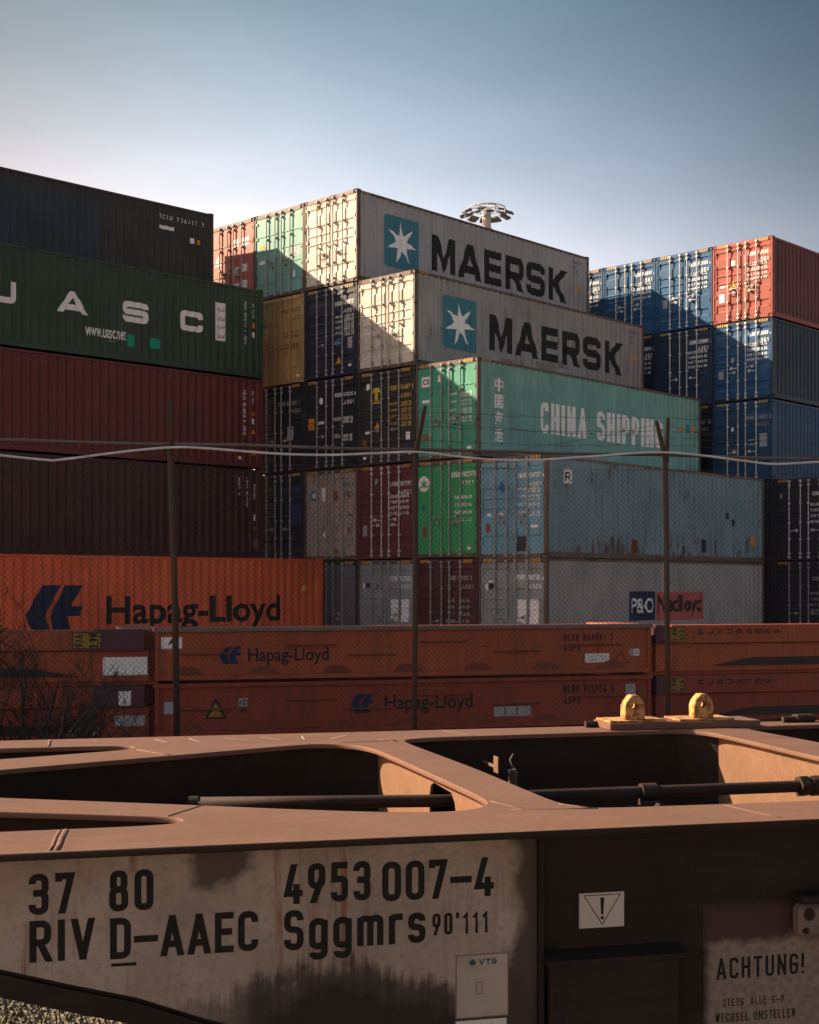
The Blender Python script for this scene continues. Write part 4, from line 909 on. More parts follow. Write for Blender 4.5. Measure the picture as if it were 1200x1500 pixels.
def on_sill(name, mat, fn, t=.0745, parent=wag):
    bm = bmesh.new(); fn(bm)
    for v in bm.verts: x, z, d = v.co; v.co = (x, t - d * .35, z)
    return split_obj(name, bm, mat, parent)
def wl(bm):
    a = .46; T = .165
    strokes(bm, '37', -.922, -.171, -.815, -.072, T, .15, a); strokes(bm, '80', -.733, -.173, -.627, -.073, T, .15, a)
    strokes(bm, 'RIV', -.92, -.285, -.768, -.185, T, .13, a); strokes(bm, 'D-AAEC', -.731, -.289, -.370, -.189, T, .10, a); rect(bm, -.728, -.307, -.668, -.299)
    strokes(bm, '4953', -.305, -.178, -.084, -.078, T, .14, a); strokes(bm, '007-4', -.054, -.184, .243, -.083, T, .11, a)
    strokes(bm, 'Sggmrs', -.305, -.294, .060, -.193, .165, .13, a, 1); strokes(bm, "90'111", .078, -.278, .227, -.222, .145, .18, .42)
on_sill('lettering', WINK, wl, .0754, sidep)
STK = ink('worn white sticker', (.33, .28, .24), wear=.35)
bm = bmesh.new(); box(bm, .14, .282, .0742, .0757, -.497, -.333); st1 = obj('sticker', bm, STK, sidep)
def fr(bm, x0, z0, x1, z1, w_): strip(bm, [(x0, z0), (x1, z0), (x1, z1), (x0, z1)], w_, 0, True)
on_sill('sticker_print', ink('dark print', (.05, .04, .04)), lambda bm: [fr(bm, .1415, -.4955, .2805, -.3345, .0015), fr(bm, .195, -.435, .21, -.405, .0015)], .0738, sidep)
on_sill('lettering', ink('teal print', (.02, .07, .09)), lambda bm: [strokes(bm, 'VTG', .202, -.3605, .250, -.3455, .25, .16, .9), poly(bm, [(.178, -.3605), (.192, -.3605), (.195, -.353), (.185, -.344), (.175, -.353)])], .0738, sidep)
bm = bmesh.new(); box(bm, .14, .277, .0742, .0757, -.60, -.503); obj('sticker', bm, ink('clean white sticker', (.5, .47, .45)), sidep)
def waves(bm):
    strip(bm, [(.150, -.54), (.163, -.515), (.190, -.515), (.203, -.54), (.190, -.565), (.163, -.565)], .003, 0, True)
    for r in (.012, .022, .032): strip(bm, [(.215 + r * math.cos(R(a)), -.54 + r * math.sin(R(a))) for a in range(-50, 51, 10)], .004, 0)
on_sill('sticker_print', WINK, waves, .0738, sidep)
# right of the plate: rib, warning sign, locker, caution board, lever bracket
bm = bmesh.new(); bbox(bm, .362, .374, .055, .0815, -.62, -.02, .002); obj('rib', bm, W_DARK, wag)
bm = bmesh.new(); box(bm, .478, .603, .074, .0815, -.283, -.191); ws = obj('warning_sign', bm, ink('white sign enamel', (.42, .38, .34), wear=.25), wag)
on_sill('pictogram', WINK, lambda bm: [strip(bm, [(.490, -.197), (.592, -.197), (.541, -.275)], .0022, 0, True), poly(bm, [(.5355, -.204), (.5465, -.204), (.5440, -.249), (.5380, -.249)]), poly(bm, circle(.541, -.2575, .0048, n=10))], .0735, ws)
bm = bmesh.new()
bbox(bm, .385, .745, .035, .0815, -.80, -.355, .006); lock = obj('locker', bm, W_DARK, wag)
bm = bmesh.new(); extr(bm, [(.0815, -.335), (.018, -.349), (.018, -.362), (.0815, -.3545)], lambda u, v, d: (d, u, v), .370, .758); fixn(bm); obj('lid', bm, W_DARK, lock)
def board_mat():
    m, t, p = nmat('worn caution board'); v = coords(t, False); sp = N(t, 'ShaderNodeSeparateXYZ'); t.links.new(v, sp.inputs[0])
    n1 = noise(t, v, 14, 6, .65); n2 = noise(t, v, 60, 5, .6)
    a = N(t, 'ShaderNodeMath', operation='MULTIPLY_ADD'); t.links.new(n1, a.inputs[0]); a.inputs[1].default_value = .09; t.links.new(sp.outputs[2], a.inputs[2])
    f = N(t, 'ShaderNodeMath', operation='ADD'); t.links.new(a.outputs[0], f.inputs[0]); f.inputs[1].default_value = 1
    c = mixc(t, ramp(t, n2, [(.35, 0), (.7, 1)]), (.215, .172, .145), (.13, .098, .082))
    c = mixc(t, ramp(t, f.outputs[0], [(.69, 0), (.715, 1)]), c, (.055, .03, .027))
    # the paint field fades out raggedly into the grimy steel round it
    def M2(op, a, b):
        n = N(t, 'ShaderNodeMath', operation=op)
        for i, q in enumerate((a, b)):
            if hasattr(q, 'is_output'): t.links.new(q, n.inputs[i])
            else: n.inputs[i].default_value = q
        return n.outputs[0]
    e = M2('MINIMUM', M2('SUBTRACT', sp.outputs[0], .832), M2('SUBTRACT', -.238, sp.outputs[2])); e = M2('ADD', e, M2('MULTIPLY', n1, .05)); e = M2('MULTIPLY', e, 10.)
    c = mixc(t, ramp(t, e, [(.25, 1), (.50, 0)]), c, (.026, .018, .0135))
    t.links.new(c, p.inputs['Base Color']); p.inputs['Roughness'].default_value = .65; p.inputs['Specular IOR Level'].default_value = .15; return m
bm = bmesh.new(); box(bm, .832, 1.36, .0806, .0815, -.70, -.238); brd = obj('caution_board', bm, board_mat(), wag)
on_sill('lettering', WINK, lambda bm: [strokes(bm, 'ACHTUNG!', .872, -.445, 1.133, -.388, .14, .17, .46), strokes(bm, 'STETS', .890, -.520, .952, -.499, .13, .2, .45), strokes(bm, 'ALLE', .972, -.520, 1.020, -.499, .13, .2, .45), strokes(bm, 'G-P', 1.036, -.520, 1.073, -.499, .13, .2, .45), strokes(bm, 'WECHSEL', .868, -.562, .966, -.538, .13, .2, .45), strokes(bm, 'UMSTELLEN', .982, -.562, 1.106, -.538, .13, .2, .45)], .0803, brd)
W_CAST = steel('worn cast steel', (.15, .115, .10), (.05, .035, .03), .45, .5, (.2, .16, .14))
bm = bmesh.new(); bbox(bm, 1.088, 1.33, .020, .071, -.332, -.243, .012); lv = obj('lever_bracket', bm, W_CAST, wag)
bm = bmesh.new()
for s_, z_, r in ((1.115, -.268, .017), (1.105, -.312, .009), (1.165, -.305, .020)): tube(bm, [(s_, .0185, z_), (s_, .0285, z_)], r, 14)
fixn(bm); split_obj('bolt', bm, W_DARK, lv)
bm = bmesh.new(); bbox(bm, 1.09, 1.35, .005, .071, -.238, -.215, .006); obj('bracket_cap', bm, W_DARK, lv)
# brake pipe with clamp and couplings
def pipe(s): return (s, 1.0 + .166 * (.362 - s) if s < .36 else 1.0 + .03 * min(1, (s - .36) / .3), -.083)
bm = bmesh.new(); tube(bm, [pipe(-.455), pipe(0), pipe(.34), pipe(.42), pipe(.7), pipe(1.6), pipe(4.2)], .0205, 20); fixn(bm); pp = obj('brake_pipe', bm, W_TUBE, wag, True)
bm = bmesh.new()
for s_, w_, r, n in ((-.45, .03, .024, 14), (1.08, .055, .030, 18), (1.66, .03, .038, 6), (1.715, .045, .036, 8), (1.70, .06, .031, 16)): tube(bm, [pipe(s_ - w_ / 2), pipe(s_ + w_ / 2)], r, n)
fixn(bm); split_obj('pipe_coupling', bm, W_TUBE, pp)
bm = bmesh.new(); bbox(bm, 1.05, 1.11, .98, 1.05, -.155, -.108, .004); tube(bm, [(1.09, .985, -.125), (1.09, .945, -.125)], .013, 6); tube(bm, [(1.0, 1.01, -.13), (1.16, 1.01, -.13)], .008, 6)
box(bm, 1.06, 1.12, .24, 1.0, -.165, -.156); fixn(bm); obj('pipe_clamp', bm, W_TUBE, pp)
# spring and lit tag on the far sill
bm = bmesh.new(); pts = []
for k in range(0, 97): pts.append((.872 + .016 * math.cos(k * .55), 1.90 + .016 * math.sin(k * .55), -.115 - .0009 * k))
tube(bm, [(.880, 1.92, -.055), (.862, 1.905, -.075), (.870, 1.90, -.10), pts[0]] + pts, .0035, 6); fixn(bm); obj('spring', bm, W_CAST, wag, True)
bm = bmesh.new(); bbox(bm, .80, .806, 1.87, 1.93, -.125, -.06, .001); box(bm, .806, .815, 1.90, 2.13, -.11, -.10); obj('tag_plate', bm, W_WEB, wag)
# seat plates with two yellow container spigots on the far sill
LUG = paint('chipped yellow paint', (.50, .275, .085), sc=9, rust=.58, dirt=.2, rustcol=(.2, .075, .03), rough=.5)
bm = bmesh.new(); bbox(bm, 1.395, 2.10, 2.175, 2.375, .0005, .030, .003); pad = obj('seat_plate', bm, W_DECK, wag)
for s_ in (1.526, 1.848):
    bm = bmesh.new(); bbox(bm, s_ - .125, s_ + .135, 2.19, 2.36, .0305, .040, .002); obj('wear_plate', bm, LUG, pad)
    hw, hh, y0, y1 = .047, .106, 2.215, 2.27; bm = bmesh.new()
    prof_ = [(-hw, 0), (hw, 0), (hw, .056), (hw * .82, .078), (.016, hh), (-.016, hh), (-hw * .82, .078), (-hw, .056)]
    outer = [[bm.verts.new((s_ + u, y, .0405 + v)) for u, v in prof_] for y in (y0, y1)]
    hole = [[bm.verts.new((s_ + .0155 * math.cos(R(a)), y, .0405 + .060 + .0155 * math.sin(R(a)))) for a in range(-112, 248, 45)] for y in (y0, y1)]
    for k in range(8):
        j = (k + 1) % 8
        bm.faces.new((outer[0][k], outer[0][j], outer[1][j], outer[1][k])); bm.faces.new((hole[0][k], hole[1][k], hole[1][j], hole[0][j]))
        bm.faces.new((outer[0][k], hole[0][k], hole[0][j], outer[0][j])); bm.faces.new((outer[1][k], outer[1][j], hole[1][j], hole[1][k]))
    fixn(bm); bmesh.ops.bevel(bm, geom=[e for e in bm.edges if e.is_manifold and e.calc_face_angle(0) > .4 and min(abs(v.co.z - .0405 - .060) + abs(v.co.x - s_) for v in e.verts) > .03], offset=.004, segments=1, affect='EDGES')
    obj('spigot', bm, LUG, wag)
bm = bmesh.new()
for s_ in (1.34, 2.29): tube(bm, [(s_, 2.33, .014), (s_ + .075, 2.33, .014)], .014, 12); bbox(bm, s_ + .06, s_ + .16, 2.31, 2.37, .0005, .034, .008)
fixn(bm); split_obj('pin', bm, W_TUBE, wag)
# wheels under both ends
for s_ in (-2.9, -1.75, 4.4, 5.4):
    bm = bmesh.new(); zc = -.735
    tube(bm, [(s_, .40, zc), (s_, 2.0, zc)], .07, 14)
    for t_ in (.44, 1.90):
        tube(bm, [(s_, t_ - .065, zc), (s_, t_ + .065, zc)], .42, 28)
    fixn(bm); obj('wheelset', bm, W_DARK, wag, False)
# rails and sleepers under the wagon
RAILM = steel('rail steel', (.12, .075, .05), (.06, .04, .03), .6, .4)
for t_ in (.44, 1.90):
    bm = bmesh.new()
    pr = [(-.07, .165), (.07, .165), (.07, .178), (.012, .195), (.012, .28), (.035, .29), (.035, .325), (-.035, .325), (-.035, .29), (-.012, .28), (-.012, .195), (-.07, .178)]
    extr(bm, pr, lambda u, v, d: (d, u, v), -45, 45); fixn(bm); o = obj('rail', bm, RAILM); o.location = Vector((0, 3.425, 0)) + Vector((-math.sin(WT), math.cos(WT), 0)) * t_; o.rotation_euler.z = WT
    tag(o, None, None, kind='structure')
bm = bmesh.new(); extr(bm, [(-.45, .004), (.0, .15), (2.34, .15), (2.8, .004)], lambda u, v, d: (d, u, v), -45, 45); fixn(bm)
o = obj('ballast', bm, GRAVEL); o.location = (0, 3.425, 0); o.rotation_euler.z = WT; tag(o, None, None, kind='structure')
bm = bmesh.new()
for k in range(-20, 34): bbox(bm, k * .62 - .12, k * .62 + .12, -.1, 2.44, .06, .164, .01)
o = obj('sleepers', bm, W_DARK); o.location = (0, 3.425, 0); o.rotation_euler.z = WT; tag(o, None, None, kind='structure')

# ------------------------------------------------------------------ folded flat racks
RO = paint('orange brown rack paint', (.35, .078, .027), rust=.12, dirt=.45); RO2 = paint('redder rack paint', (.28, .05, .022), rust=.12, dirt=.45)
RMID = paint('shade toned rack paint', (.20, .052, .022), rust=.15, dirt=.4)  # darker than the beam, so pockets and bars carry their relief shade in colour
RPUR = paint('plum rack paint', (.09, .03, .045), rust=.1, dirt=.4); RDK = paint('dark rack steel', (.03, .02, .017), rust=.2, dirt=.3); RTOP = paint('pale rack lip', (.2, .13, .1), rust=.2, dirt=.3)  # the upper rack's lip is paler than its beam
YPL = ink('yellow height plate', (.30, .19, .04), wear=.4)
RTH = R(15.5)
def rack(z, mat, mat2, label, upper):
    root = empty('flat_rack', (0, 19.2, z), RTH); tag(root, label, 'flat rack', 'folded flat racks behind the fence')
    H = .705
    bm = bmesh.new()
    box(bm, -3.52, 3.70, .03, .09, .06, H - .06); box(bm, -3.52, 3.70, .0, .14, 0, .058); box(bm, -3.52, 3.70, 2.30, 2.44, 0, H - .06); box(bm, -3.52, 3.70, .14, 2.30, H - .2, H - .1)
    box(bm, -3.52, -3.47, .0, .03, .06, H - .06); box(bm, 3.65, 3.70, .0, .03, .06, H - .06)
    obj('side_beam', bm, mat, root)
    bm = bmesh.new(); bbox(bm, -3.54, 3.72, -.02, .20, H - .0595, H, .006); obj('top_lip', bm, RTOP if upper else mat, root)
    bm = bmesh.new()
    for k in range(7):
        s_ = -3.1 + k * 1.03
        extr(bm, [(s_ - .22, .058), (s_ - .13, .15), (s_ - .06, .175), (s_ + .06, .175), (s_ + .13, .15), (s_ + .22, .058)], lambda u, v, d: (u, d, v), .006, .0295)
    fixn(bm); split_obj('pocket', bm, RMID, root)
    bm = bmesh.new()
    for s_, z_ in ((-2.85, .34), (-1.4, .44), (-.55, .30), (.5, .47), (1.6, .32), (2.9, .40)): bbox(bm, s_ - .35, s_ + .35, -.012, .0295, z_, z_ + .024, .006)
    split_obj('lashing_bar', bm, RMID, root)
    for sg in (-1, 1):
        e0 = -3.60 if sg < 0 else 3.80; e1 = -6.0 if sg < 0 else 6.9
        bm = bmesh.new()
        up = [(e0, .0), (e0, .40), (e1, .40), (e1, .0)]; extr(bm, up, lambda u, v, d: (u, d, v), .06, .16)
        box(bm, min(e0 - sg * .13, e1), max(e0 - sg * .13, e1), .163, 2.43, -.062, .405); box(bm, min(e0 - sg * .2, e0 + sg * .3), max(e0 - sg * .2, e0 + sg * .3), .32, 2.2, .41, H - .03); fixn(bm); obj('end_beam', bm, mat2, root)
        bm = bmesh.new(); a = e0 + sg * 1.0; b = e1
        extr(bm, [(a - sg * .1, .07), (a + sg * .45, .17), (a + sg * .6, .19), (b, .19), (b, .07)], lambda u, v, d: (u, d, v), .03, .0595); fixn(bm); obj('fork_slot', bm, RDK, root)
        bm = bmesh.new(); a = e0 + sg * .22
        bbox(bm, min(a, e1), max(a, e1), .0, .30, .41, H - .02, .012); post = obj('folded_post', bm, mat, root)
        if sg > 0:
            bm = bmesh.new(); bbox(bm, e0, a - .01, .04, .26, .40, H - .02, .01); obj('hinge', bm, RPUR, root)
        else:
            bm = bmesh.new(); bbox(bm, a - .5, a + .16, -.008, .26, .405, H - .015, .006); obj('hinge', bm, RPUR, root)
    return root
def on_rack(root, name, mat, fn, y=.0265):
    bm = bmesh.new(); fn(bm)
    for v in bm.verts: x, z, d = v.co; v.co = (x, y - d, z)
    return split_obj(name, bm, mat, root)
def sideways(bm, s, x0, z0, x1, z1):
    """text turned a quarter, as on a post that lies down"""
    b2 = bmesh.new(); strokes(b2, s, 0, 0, z1 - z0, x1 - x0, .16, .2, .5)
    me_ = bpy.data.meshes.new('t'); 
    for v in b2.verts: x, y, d = v.co; v.co = (x1 - y, z0 + x, d)
    b2.to_mesh(me_); b2.free(); bm.from_mesh(me_); bpy.data.meshes.remove(me_)
ru = rack(.835, RO, RO, 'orange brown folded flat rack with blue logo, upper of the two behind the fence', True)
rl = rack(.085, RO2, RO2, 'redder folded flat rack with yellow warning triangle, lower of the two behind the fence', False)
on_rack(ru, 'logo', NAVYI, lambda bm: hl(bm, -2.66, .21, -2.36, .44)); on_rack(ru, 'lettering', BLACK, lambda bm: fonttext(bm, 'Hapag-Lloyd', -2.27, .18, -1.15, .42, .012))
on_rack(rl, 'logo', NAVYI, lambda bm: hl(bm, -.84, .25, -.5, .51)); on_rack(rl, 'lettering', BLACK, lambda bm: fonttext(bm, 'Hapag-Lloyd', -.35, .22, .94, .49, .012))
on_rack(ru, 'lettering', BLACK, lambda bm: [strokes(bm, 'HLXU 868891 2', 2.33, .465, 3.10, .57, .15, .22, .5), strokes(bm, '45P3', 2.33, .32, 2.58, .425, .15, .22, .5)])
on_rack(rl, 'lettering', BLACK, lambda bm: [strokes(bm, 'HLBU 915954 4', 2.33, .465, 3.12, .58, .15, .22, .5), strokes(bm, '45P3', 2.33, .30, 2.58, .41, .15, .22, .5)])
on_rack(ru, 'sticker', WHITE, lambda bm: [rect(bm, -3.44, .42, -3.16, .58), rect(bm, 2.66, .15, 3.04, .28), rect(bm, 3.42, .24, 3.52, .34)]); on_rack(rl, 'sticker', DULLW, lambda bm: [rect(bm, 1.26, .15, 1.82, .29), rect(bm, 3.3, .42, 3.46, .58), rect(bm, -3.4, .3, -3.24, .46), rect(bm, -2.4, .38, -2.28, .49)])
on_rack(ru, 'sticker', GREYS, lambda bm: rect(bm, 3.36, .24, 3.41, .34)); on_rack(ru, 'sticker_print', BLACK, lambda bm: [strokes(bm, 'CAUTION', 2.70, .225, 3.0, .255, .16, .2, .5), strokes(bm, 'FORK LIFT', 2.70, .175, 3.0, .205, .16, .2, .5), poly(bm, [(-3.36, .46), (-3.3, .5), (-3.24, .46), (-3.3, .56)]), strokes(bm, 'IC', 3.43, .26, 3.51, .32, .2, .2, .5)], .024)
on_rack(rl, 'sticker', BLACK, lambda bm: poly(bm, [(-2.86, .22), (-2.56, .22), (-2.71, .50)])); on_rack(rl, 'sticker', YPL, lambda bm: poly(bm, [(-2.815, .245), (-2.605, .245), (-2.71, .445)]), .0245); on_rack(rl, 'sticker_print', BLACK, lambda bm: [strokes(bm, 'IC', -2.39, .40, -2.29, .47, .2, .2, .5), strokes(bm, '87', -2.37, .29, -2.29, .34, .2, .2, .5), rect(bm, 1.42, .16, 1.435, .28), rect(bm, 1.60, .16, 1.615, .28)], .0235)
on_rack(ru, 'sticker_print', BLACK, lambda bm: strip(bm, [(3.1, .14), (3.34, .14), (3.22, .30)], .012, 0, True), .0255)
for r_, yy in ((ru, -.004), (rl, -.004)):
    on_rack(r_, 'height_plate', YPL, lambda bm: rect(bm, 4.0, .43, 4.24, .66), -.012); on_rack(r_, 'lettering', BLACK, lambda bm: [sideways(bm, '2,9M', 4.03, .45, 4.11, .64), sideways(bm, '9/6', 4.15, .46, 4.22, .62), fr(bm, 4.01, .44, 4.23, .65, .008)], -.015)
    on_rack(r_, 'lettering', BLACK, lambda bm: [sideways(bm, c, 4.45 + k * .16, .55, 4.55 + k * .16, .62) for k, c in enumerate('HLXU86889' if r_ is ru else 'HLBU9159')], yy)
on_rack(ru, 'height_plate', YPL, lambda bm: rect(bm, -4.6, .43, -4.22, .66), -.012); on_rack(ru, 'lettering', BLACK, lambda bm: [sideways(bm, '2,9M', -4.38, .45, -4.26, .64), sideways(bm, '9/6', -4.56, .46, -4.46, .62), fr(bm, -4.59, .44, -4.23, .65, .012)], -.015)
on_rack(ru, 'sticker', WHITE, lambda bm: rect(bm, -4.2, .08, -3.62, .32), .05); on_rack(rl, 'sticker', WHITE, lambda bm: [rect(bm, -4.0, .43, -3.84, .62)], -.014); on_rack(rl, 'sticker', DULLW, lambda bm: [rect(bm, -4.05, .15, -3.65, .29), rect(bm, -4.62, .04, -4.24, .18)], .05)
for k, s_ in enumerate((-5.2, -2.0, 2.2, 6.0)):
    bm = bmesh.new(); bbox(bm, -.12, .12, 0, 2.5, .0, .084, .008); o = obj('timber_bearer', bm, RDK); o.location = Vector((0, 19.2, .001)) + Vector((math.cos(RTH), math.sin(RTH), 0)) * s_; o.rotation_euler.z = RTH
    tag(o, 'dark timber bearer under the lower flat rack', 'timber', 'timbers under the flat racks')

# ------------------------------------------------------------------ chain-link fence
FTH = R(12.8); fz = EYE
fence = empty('chain_link_fence', (0, 13.0, 0), FTH); tag(fence, 'rusty chain link fence with barbed wire on top, between wagon and containers', 'fence')
FP = paint('rusty fence post paint', (.06, .038, .026), rust=.4, dirt=.4, rustcol=(.09, .038, .02), rough=.8); FW = paint('dark fence wire', (.036, .028, .023), rust=.3, dirt=.2, rough=.6, metal=.0)
FRL = paint('weathered top rail', (.13, .095, .075), rust=.3, dirt=.3)
posts = [(-4.62, -4.6, 'v'), (-2.24, -2.17, 'v'), (.06, .04, 'a'), (2.60, 2.63, 'y'), (5.1, 5.1, 'y')]
for st, sb, kind in posts:
    bm = bmesh.new(); top = 1.30 + fz if kind != 'v' else 1.33 + fz
    tube(bm, [(sb, 0, .0), ((st + sb) / 2 + .006, 0, 1.9), (st, 0, top)], (.027 if kind != 'v' else .031), 10); fixn(bm); po = obj('post', bm, FP, fence, True)
    bm = bmesh.new()
    if kind == 'v': bbox(bm, st - .028, st + .012, -.035, -.030, top - .02, 1.69 + fz, .002); bbox(bm, st + .0125, st + .018, -.03, .03, top - .02, 1.69 + fz, .002)
    elif kind == 'a':
        for a, b in (((st, 0, top - .05), (st + .065, -.12, 1.70 + fz)),): tube(bm, [a, b], [.03, .022], 4)
    else:
        for a, b in (((st + .01, 0, top - .07), (st - .135, -.1, 1.62 + fz)), ((st + .01, 0, top - .07), (st + .125, .22, 1.69 + fz))): tube(bm, [a, b], [.03, .021], 4)
    fixn(bm); obj('arm', bm, FP, po)
bm = bmesh.new(); tube(bm, [(s_, 0.045, 1.30 + fz + .006 * math.sin(s_ * 3)) for s_ in [-6.5 + .5 * k for k in range(28)]], .0155, 8); fixn(bm); obj('top_rail', bm, FRL, fence, True)
# woven mesh: each wire zigzags down the panel
PIT = .0255
def mesh_panel(a, b):
    bm = bmesh.new(); n = int((b - a) / PIT); z0 = .06
    sagf = lambda s_: 1.155 + fz - .02 * math.sin(math.pi * (s_ - a) / (b - a)) + .006 * math.sin(s_ * 9)
    for i in range(n):
        s_ = a + (i + .5) * PIT; zt = sagf(s_); m = int((zt - z0) / PIT)
        pts = [(s_ + (PIT * .5 if (k + i) % 2 else -PIT * .5) + .007 * math.sin(k * .061 + s_ * 2.3) * math.sin(s_ * 1.1 + k * .02), .004 * (1 if k % 2 else -1) + .025 * math.sin(s_ * 1.9 + k * .045), zt - k * PIT + .012 * math.sin(s_ * 2.7 + k * .03)) for k in range(m)]
        tube(bm, pts, .0022, 3, False)
    return obj('mesh_panel', bm, FW, fence)
for (a, _, _), (b, _, _) in zip(posts, posts[1:]): mesh_panel(a + .03, b - .03)
bm = bmesh.new(); q = random.Random(5)
for z in (1.15, .285, -.565): tube(bm, [(s_, -.012, z + fz - (.018 * abs(math.sin(s_ * 1.3)))) for s_ in [-6.5 + .25 * k for k in range(54)]], .0022, 4, False)
obj('tension_wire', bm, FW, fence)
bm = bmesh.new()
for y, zs in ((-.1, (1.58, 1.645, 1.66)), (-.05, (1.46, 1.51, 1.535)), (-.02, (1.37, 1.385, 1.40)), (.2, (1.53, 1.60, 1.50))):
    def zz(s_): 
        t = (s_ + 6.5) / 13; 
        return (zs[0] if s_ < -2.2 else zs[0] + (zs[1] - zs[0]) * min(1, (s_ + 2.2) / 2.3) if s_ < .06 else zs[1] + (zs[2] - zs[1]) * min(1, (s_ - .06) / 2.6)) + fz - .025 * abs(math.sin((s_ + 2.24) / 2.4 * math.pi))
    pts = [(-6.5 + .1 * k, y + .01 * math.sin(k * .9), zz(-6.5 + .1 * k) + .006 * math.sin(k * 1.7 + y * 20)) for k in range(128)]
    tube(bm, pts, .0024, 4, False)
    for k in range(2, 126, 2):
        p = Vector(pts[k])
        for _ in range(2):
            d = Vector((q.uniform(-.4, .4), q.uniform(-1, 1), q.uniform(-1, 1))).normalized() * .02; tube(bm, [p - d, p + d], .0016, 3, False)
obj('barbed_wire', bm, FW, fence)
bm = bmesh.new()
for pts in ([(-1.1, -.08, 1.60), (-.6, -.08, 1.50), (.1, -.08, 1.42)], [(2.47, -.1, 1.62), (2.75, -.06, 1.55), (3.1, -.02, 1.50), (3.6, 0, 1.47)], [(1.0, 0, 1.30), (1.6, -.05, 1.40), (2.45, -.1, 1.58)], [(-3.1, 0, .0), (-3.25, -.03, .5), (-3.15, -.03, .9), (-2.8, -.02, 1.15), (-2.45, 0, 1.38)]):
    tube(bm, [(a, b, c + fz) for a, b, c in pts], .0022, 4, False)
obj('loose_wire', bm, FW, fence)
# pale cable slung along the fence
CABLE = flat('pale cable sheath', (.55, .5, .46), .5)
key = [(-6.2, 1.22), (-4.6, 1.25), (-3.8, 1.165), (-3.35, 1.125), (-3.2, 1.13), (-2.6, 1.22), (-2.2, 1.262), (-1.9, 1.258), (-1.3, 1.225), (-.8, 1.222), (-.3, 1.25), (.08, 1.268), (.45, 1.235), (.8, 1.212), (1.2, 1.215), (1.8, 1.262), (2.3, 1.308), (2.62, 1.318), (3.0, 1.295), (3.5, 1.245), (3.78, 1.228), (4.3, 1.262), (5.1, 1.31), (6, 1.25)]
def cat(k, n=6):
    o = []
    for i in range(len(k) - 1):
        p0, p1, p2, p3 = (Vector(k[max(i - 1, 0)]), Vector(k[i]), Vector(k[i + 1]), Vector(k[min(i + 2, len(k) - 1)]))
        for j in range(n):
            t = j / n; o.append(.5 * ((2 * p1) + (p2 - p0) * t + (2 * p0 - 5 * p1 + 4 * p2 - p3) * t * t + (3 * p1 - p0 - 3 * p2 + p3) * t ** 3))
    return o + [Vector(k[-1])]
bm = bmesh.new(); tube(bm, [(v.x, -.052, v.y + fz) for v in cat(key)], .0115, 8); fixn(bm)
o = obj('cable', bm, CABLE, None, True); o.location = (0, 13.0, 0); o.rotation_euler.z = FTH; tag(o, 'pale cable looped along the top of the fence', 'cable')

# ------------------------------------------------------------------ high mast light behind the middle stack
mast = empty('mast_light', (92 * (713 - 600) / 2005.8, 92, 0)); tag(mast, 'tall mast with a ring of floodlights, behind the middle stack', 'mast light')
MW = paint('mast white', (.5, .47, .45), rust=.02, dirt=.2); MD = paint('floodlight casing', (.10, .095, .095), rust=.05, dirt=.2)
zr = EYE + 92 * (858.4 - 316) / 2005.8
bm = bmesh.new(); tube(bm, [(0, 0, 0), (0, 0, zr + .3)], [.45, .14], 16); fixn(bm); obj('pole', bm, MW, mast, True)
bm = bmesh.new(); tube(bm, [(0, 0, zr - .9), (0, 0, zr + .35)], .3, 12); tube(bm, [(0, 0, zr - 1.0), (0, 0, zr - .9)], .42, 12)
for r, z in ((1.25, .5), (.75, .6)):
    tube(bm, [(r * math.cos(a * math.pi / 16), r * math.sin(a * math.pi / 16), zr + z) for a in range(33)], .035, 6)
for k in range(8):
    a = k * math.pi / 4; tube(bm, [(0, 0, zr + .55), (1.25 * math.cos(a), 1.25 * math.sin(a), zr + .5), (1.45 * math.cos(a), 1.45 * math.sin(a), zr + .15)], .03, 6)
fixn(bm); obj('ring_frame', bm, MW, mast)
for k in range(16):
    a = (k + .3) * math.pi / 8; r = 1.55 if k % 2 else 1.2; bm = bmesh.new()
    bbox(bm, -.28, .28, -.24, .24, -.07, .07, .03); bmesh.ops.rotate(bm, verts=bm.verts, cent=(0, 0, 0), matrix=Matrix.Rotation(.35, 3, 'Y'))
    o = obj('floodlight', bm, MD, mast); o.location = (r * math.cos(a), r * math.sin(a), zr + (.12 if k % 2 else .02)); o.rotation_euler.z = a

# ------------------------------------------------------------------ dead shrub and dry stalks in front of the fence
TWIG = flat('dry twig', (.026, .019, .015), .9); STRAW = flat('dry straw', (.24, .18, .11), .95)
def branch(bm, p, d, l, r, depth, q):
    pts = [p]; rs = [r]; cur = p.copy(); dd = d.normalized(); n = 5
    for k in range(n):
        dd = (dd + Vector((q.uniform(-.25, .25), q.uniform(-.25, .25), q.uniform(-.08, .2)))).normalized(); cur = cur + dd * l / n; pts.append(cur.copy()); rs.append(max(r * (1 - .6 * (k + 1) / n), .002))
    tube(bm, pts, rs, 5)
    if depth:
        for k in range(q.choice((2, 3, 4))):
            i = q.randint(1, n); e = (dd * .5 + Vector((q.uniform(-1, 1), q.uniform(-.7, .7), q.uniform(-.2, .8)))).normalized(); branch(bm, pts[i], e, l * q.uniform(.4, .65), rs[i] * .75, depth - 1, q)
def shrub(name, loc, h, n, seed, label, spread=.5, depth=3, r=.012):
    q = random.Random(seed); bm = bmesh.new()
    for k in range(n): branch(bm, Vector((q.uniform(-.18, .18) * n / 4, q.uniform(-.1, .1), 0)), Vector((q.uniform(-spread, spread), q.uniform(-.3, .3), 1)), h * q.uniform(.6, 1), r * q.uniform(.6, 1.2), depth, q)
    fixn(bm); o = obj(name, bm, TWIG); o.location = loc; tag(o, label, 'shrub'); return o
def fpt(u, Z): return ((u - 600) * Z / 2005.8, Z)
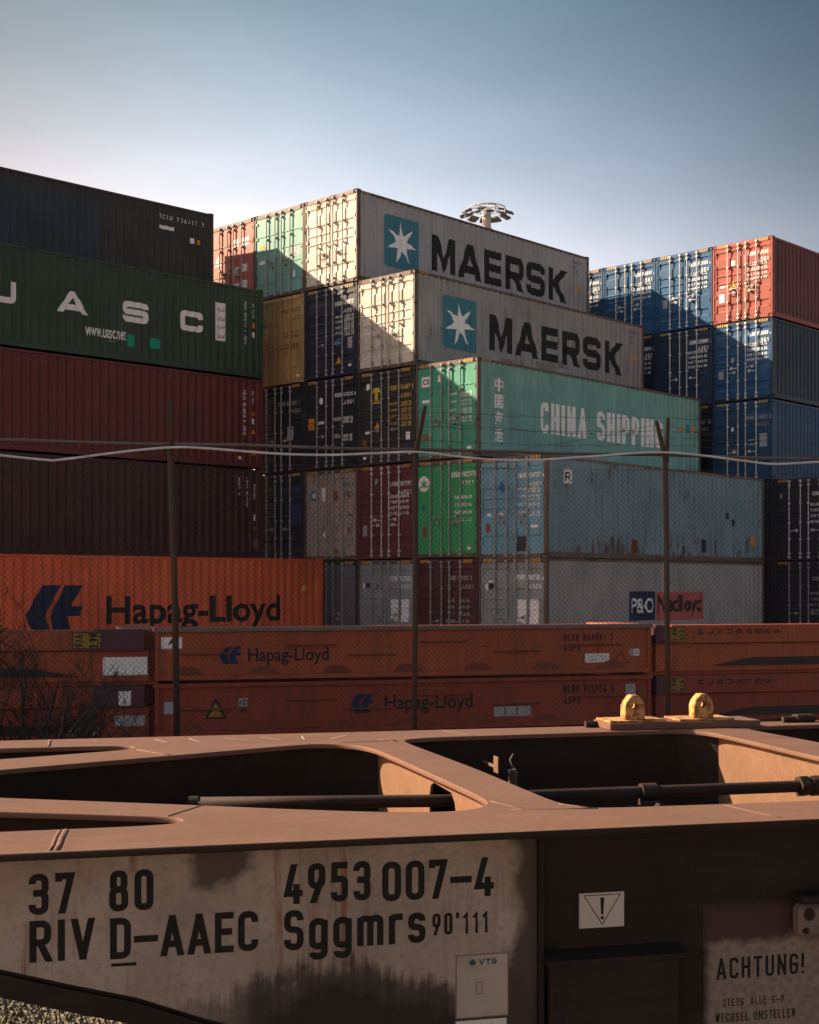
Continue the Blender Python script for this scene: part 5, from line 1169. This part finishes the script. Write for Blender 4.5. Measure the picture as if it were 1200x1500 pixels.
x, y = fpt(25, 11.6); shrub('dead_shrub', (x, y, .0), 1.6, 12, 11, 'leafless dark shrub at the left edge, in front of the flat racks', .4, 4, .028)
x, y = fpt(2, 11.5); shrub('dead_shrub', (x, y, .0), 1.35, 14, 31, 'dense bare bush cut by the left edge of the picture', .5, 4, .022)
x, y = fpt(95, 11.7); shrub('dead_shrub', (x, y, .0), .9, 14, 5, 'low leafless shrub beside the taller one, left of the fence post', .6, 4, .016)
x, y = fpt(225, 12.2); shrub('dead_shrub', (x, y, .0), .9, 3, 21, 'thin dry weed at the foot of the left fence post', .4, 2, .005)
def grass(name, x0, x1, y0, y1, n, h, seed, mat, stuff=True):
    q = random.Random(seed); bm = bmesh.new()
    for k in range(n):
        p = Vector((q.uniform(x0, x1), q.uniform(y0, y1), 0)); l = h * q.uniform(.3, 1); d = Vector((q.uniform(-.7, .7), q.uniform(-.7, .7), 1)).normalized(); e = Vector((q.uniform(-.5, .5), q.uniform(-.5, .5), -.2)); w_ = Vector((d.y, -d.x, 0)).normalized() * .004 if abs(d.x) + abs(d.y) > .01 else Vector((.004, 0, 0))
        a, b, c = p, p + d * l * .6, p + d * l + e * l * .35
        v = [bm.verts.new(z) for z in (a - w_, a + w_, b + w_ * .8, b - w_ * .8, c)]; bm.faces.new(v[:4]); bm.faces.new((v[3], v[2], v[4]))
    o = obj(name, bm, mat); tag(o, None, None, kind='stuff'); return o
grass('dry_grass', -4.6, -2.2, 10.8, 12.6, 900, .55, 3, TWIG); grass('dry_grass', -4.6, 5, 11.5, 12.9, 700, .3, 4, STRAW)
grass('dry_grass', -3.2, -.6, 5.9, 8.2, 6500, .09, 9, ink('green brown grass', (.09, .085, .03)))
q = random.Random(2); bm = bmesh.new()
for k in range(4200):
    x, y, r = q.uniform(-3.2, -.5), q.uniform(5.7, 8.4), q.uniform(.005, .019)
    m = bmesh.ops.create_icosphere(bm, subdivisions=1, radius=r)
    for v in m['verts']: v.co = Vector((x, y, r * .4)) + Vector((v.co.x * q.uniform(.5, 1.4), v.co.y * q.uniform(.5, 1.4), v.co.z * q.uniform(.4, 1)))
tag(obj('gravel', bm, paint('stone chips', (.13, .105, .08), rust=.1, dirt=.3)), None, None, kind='stuff')
for i_, o in enumerate(list(bpy.data.objects)):
    if '_door' in o: del o['_door']
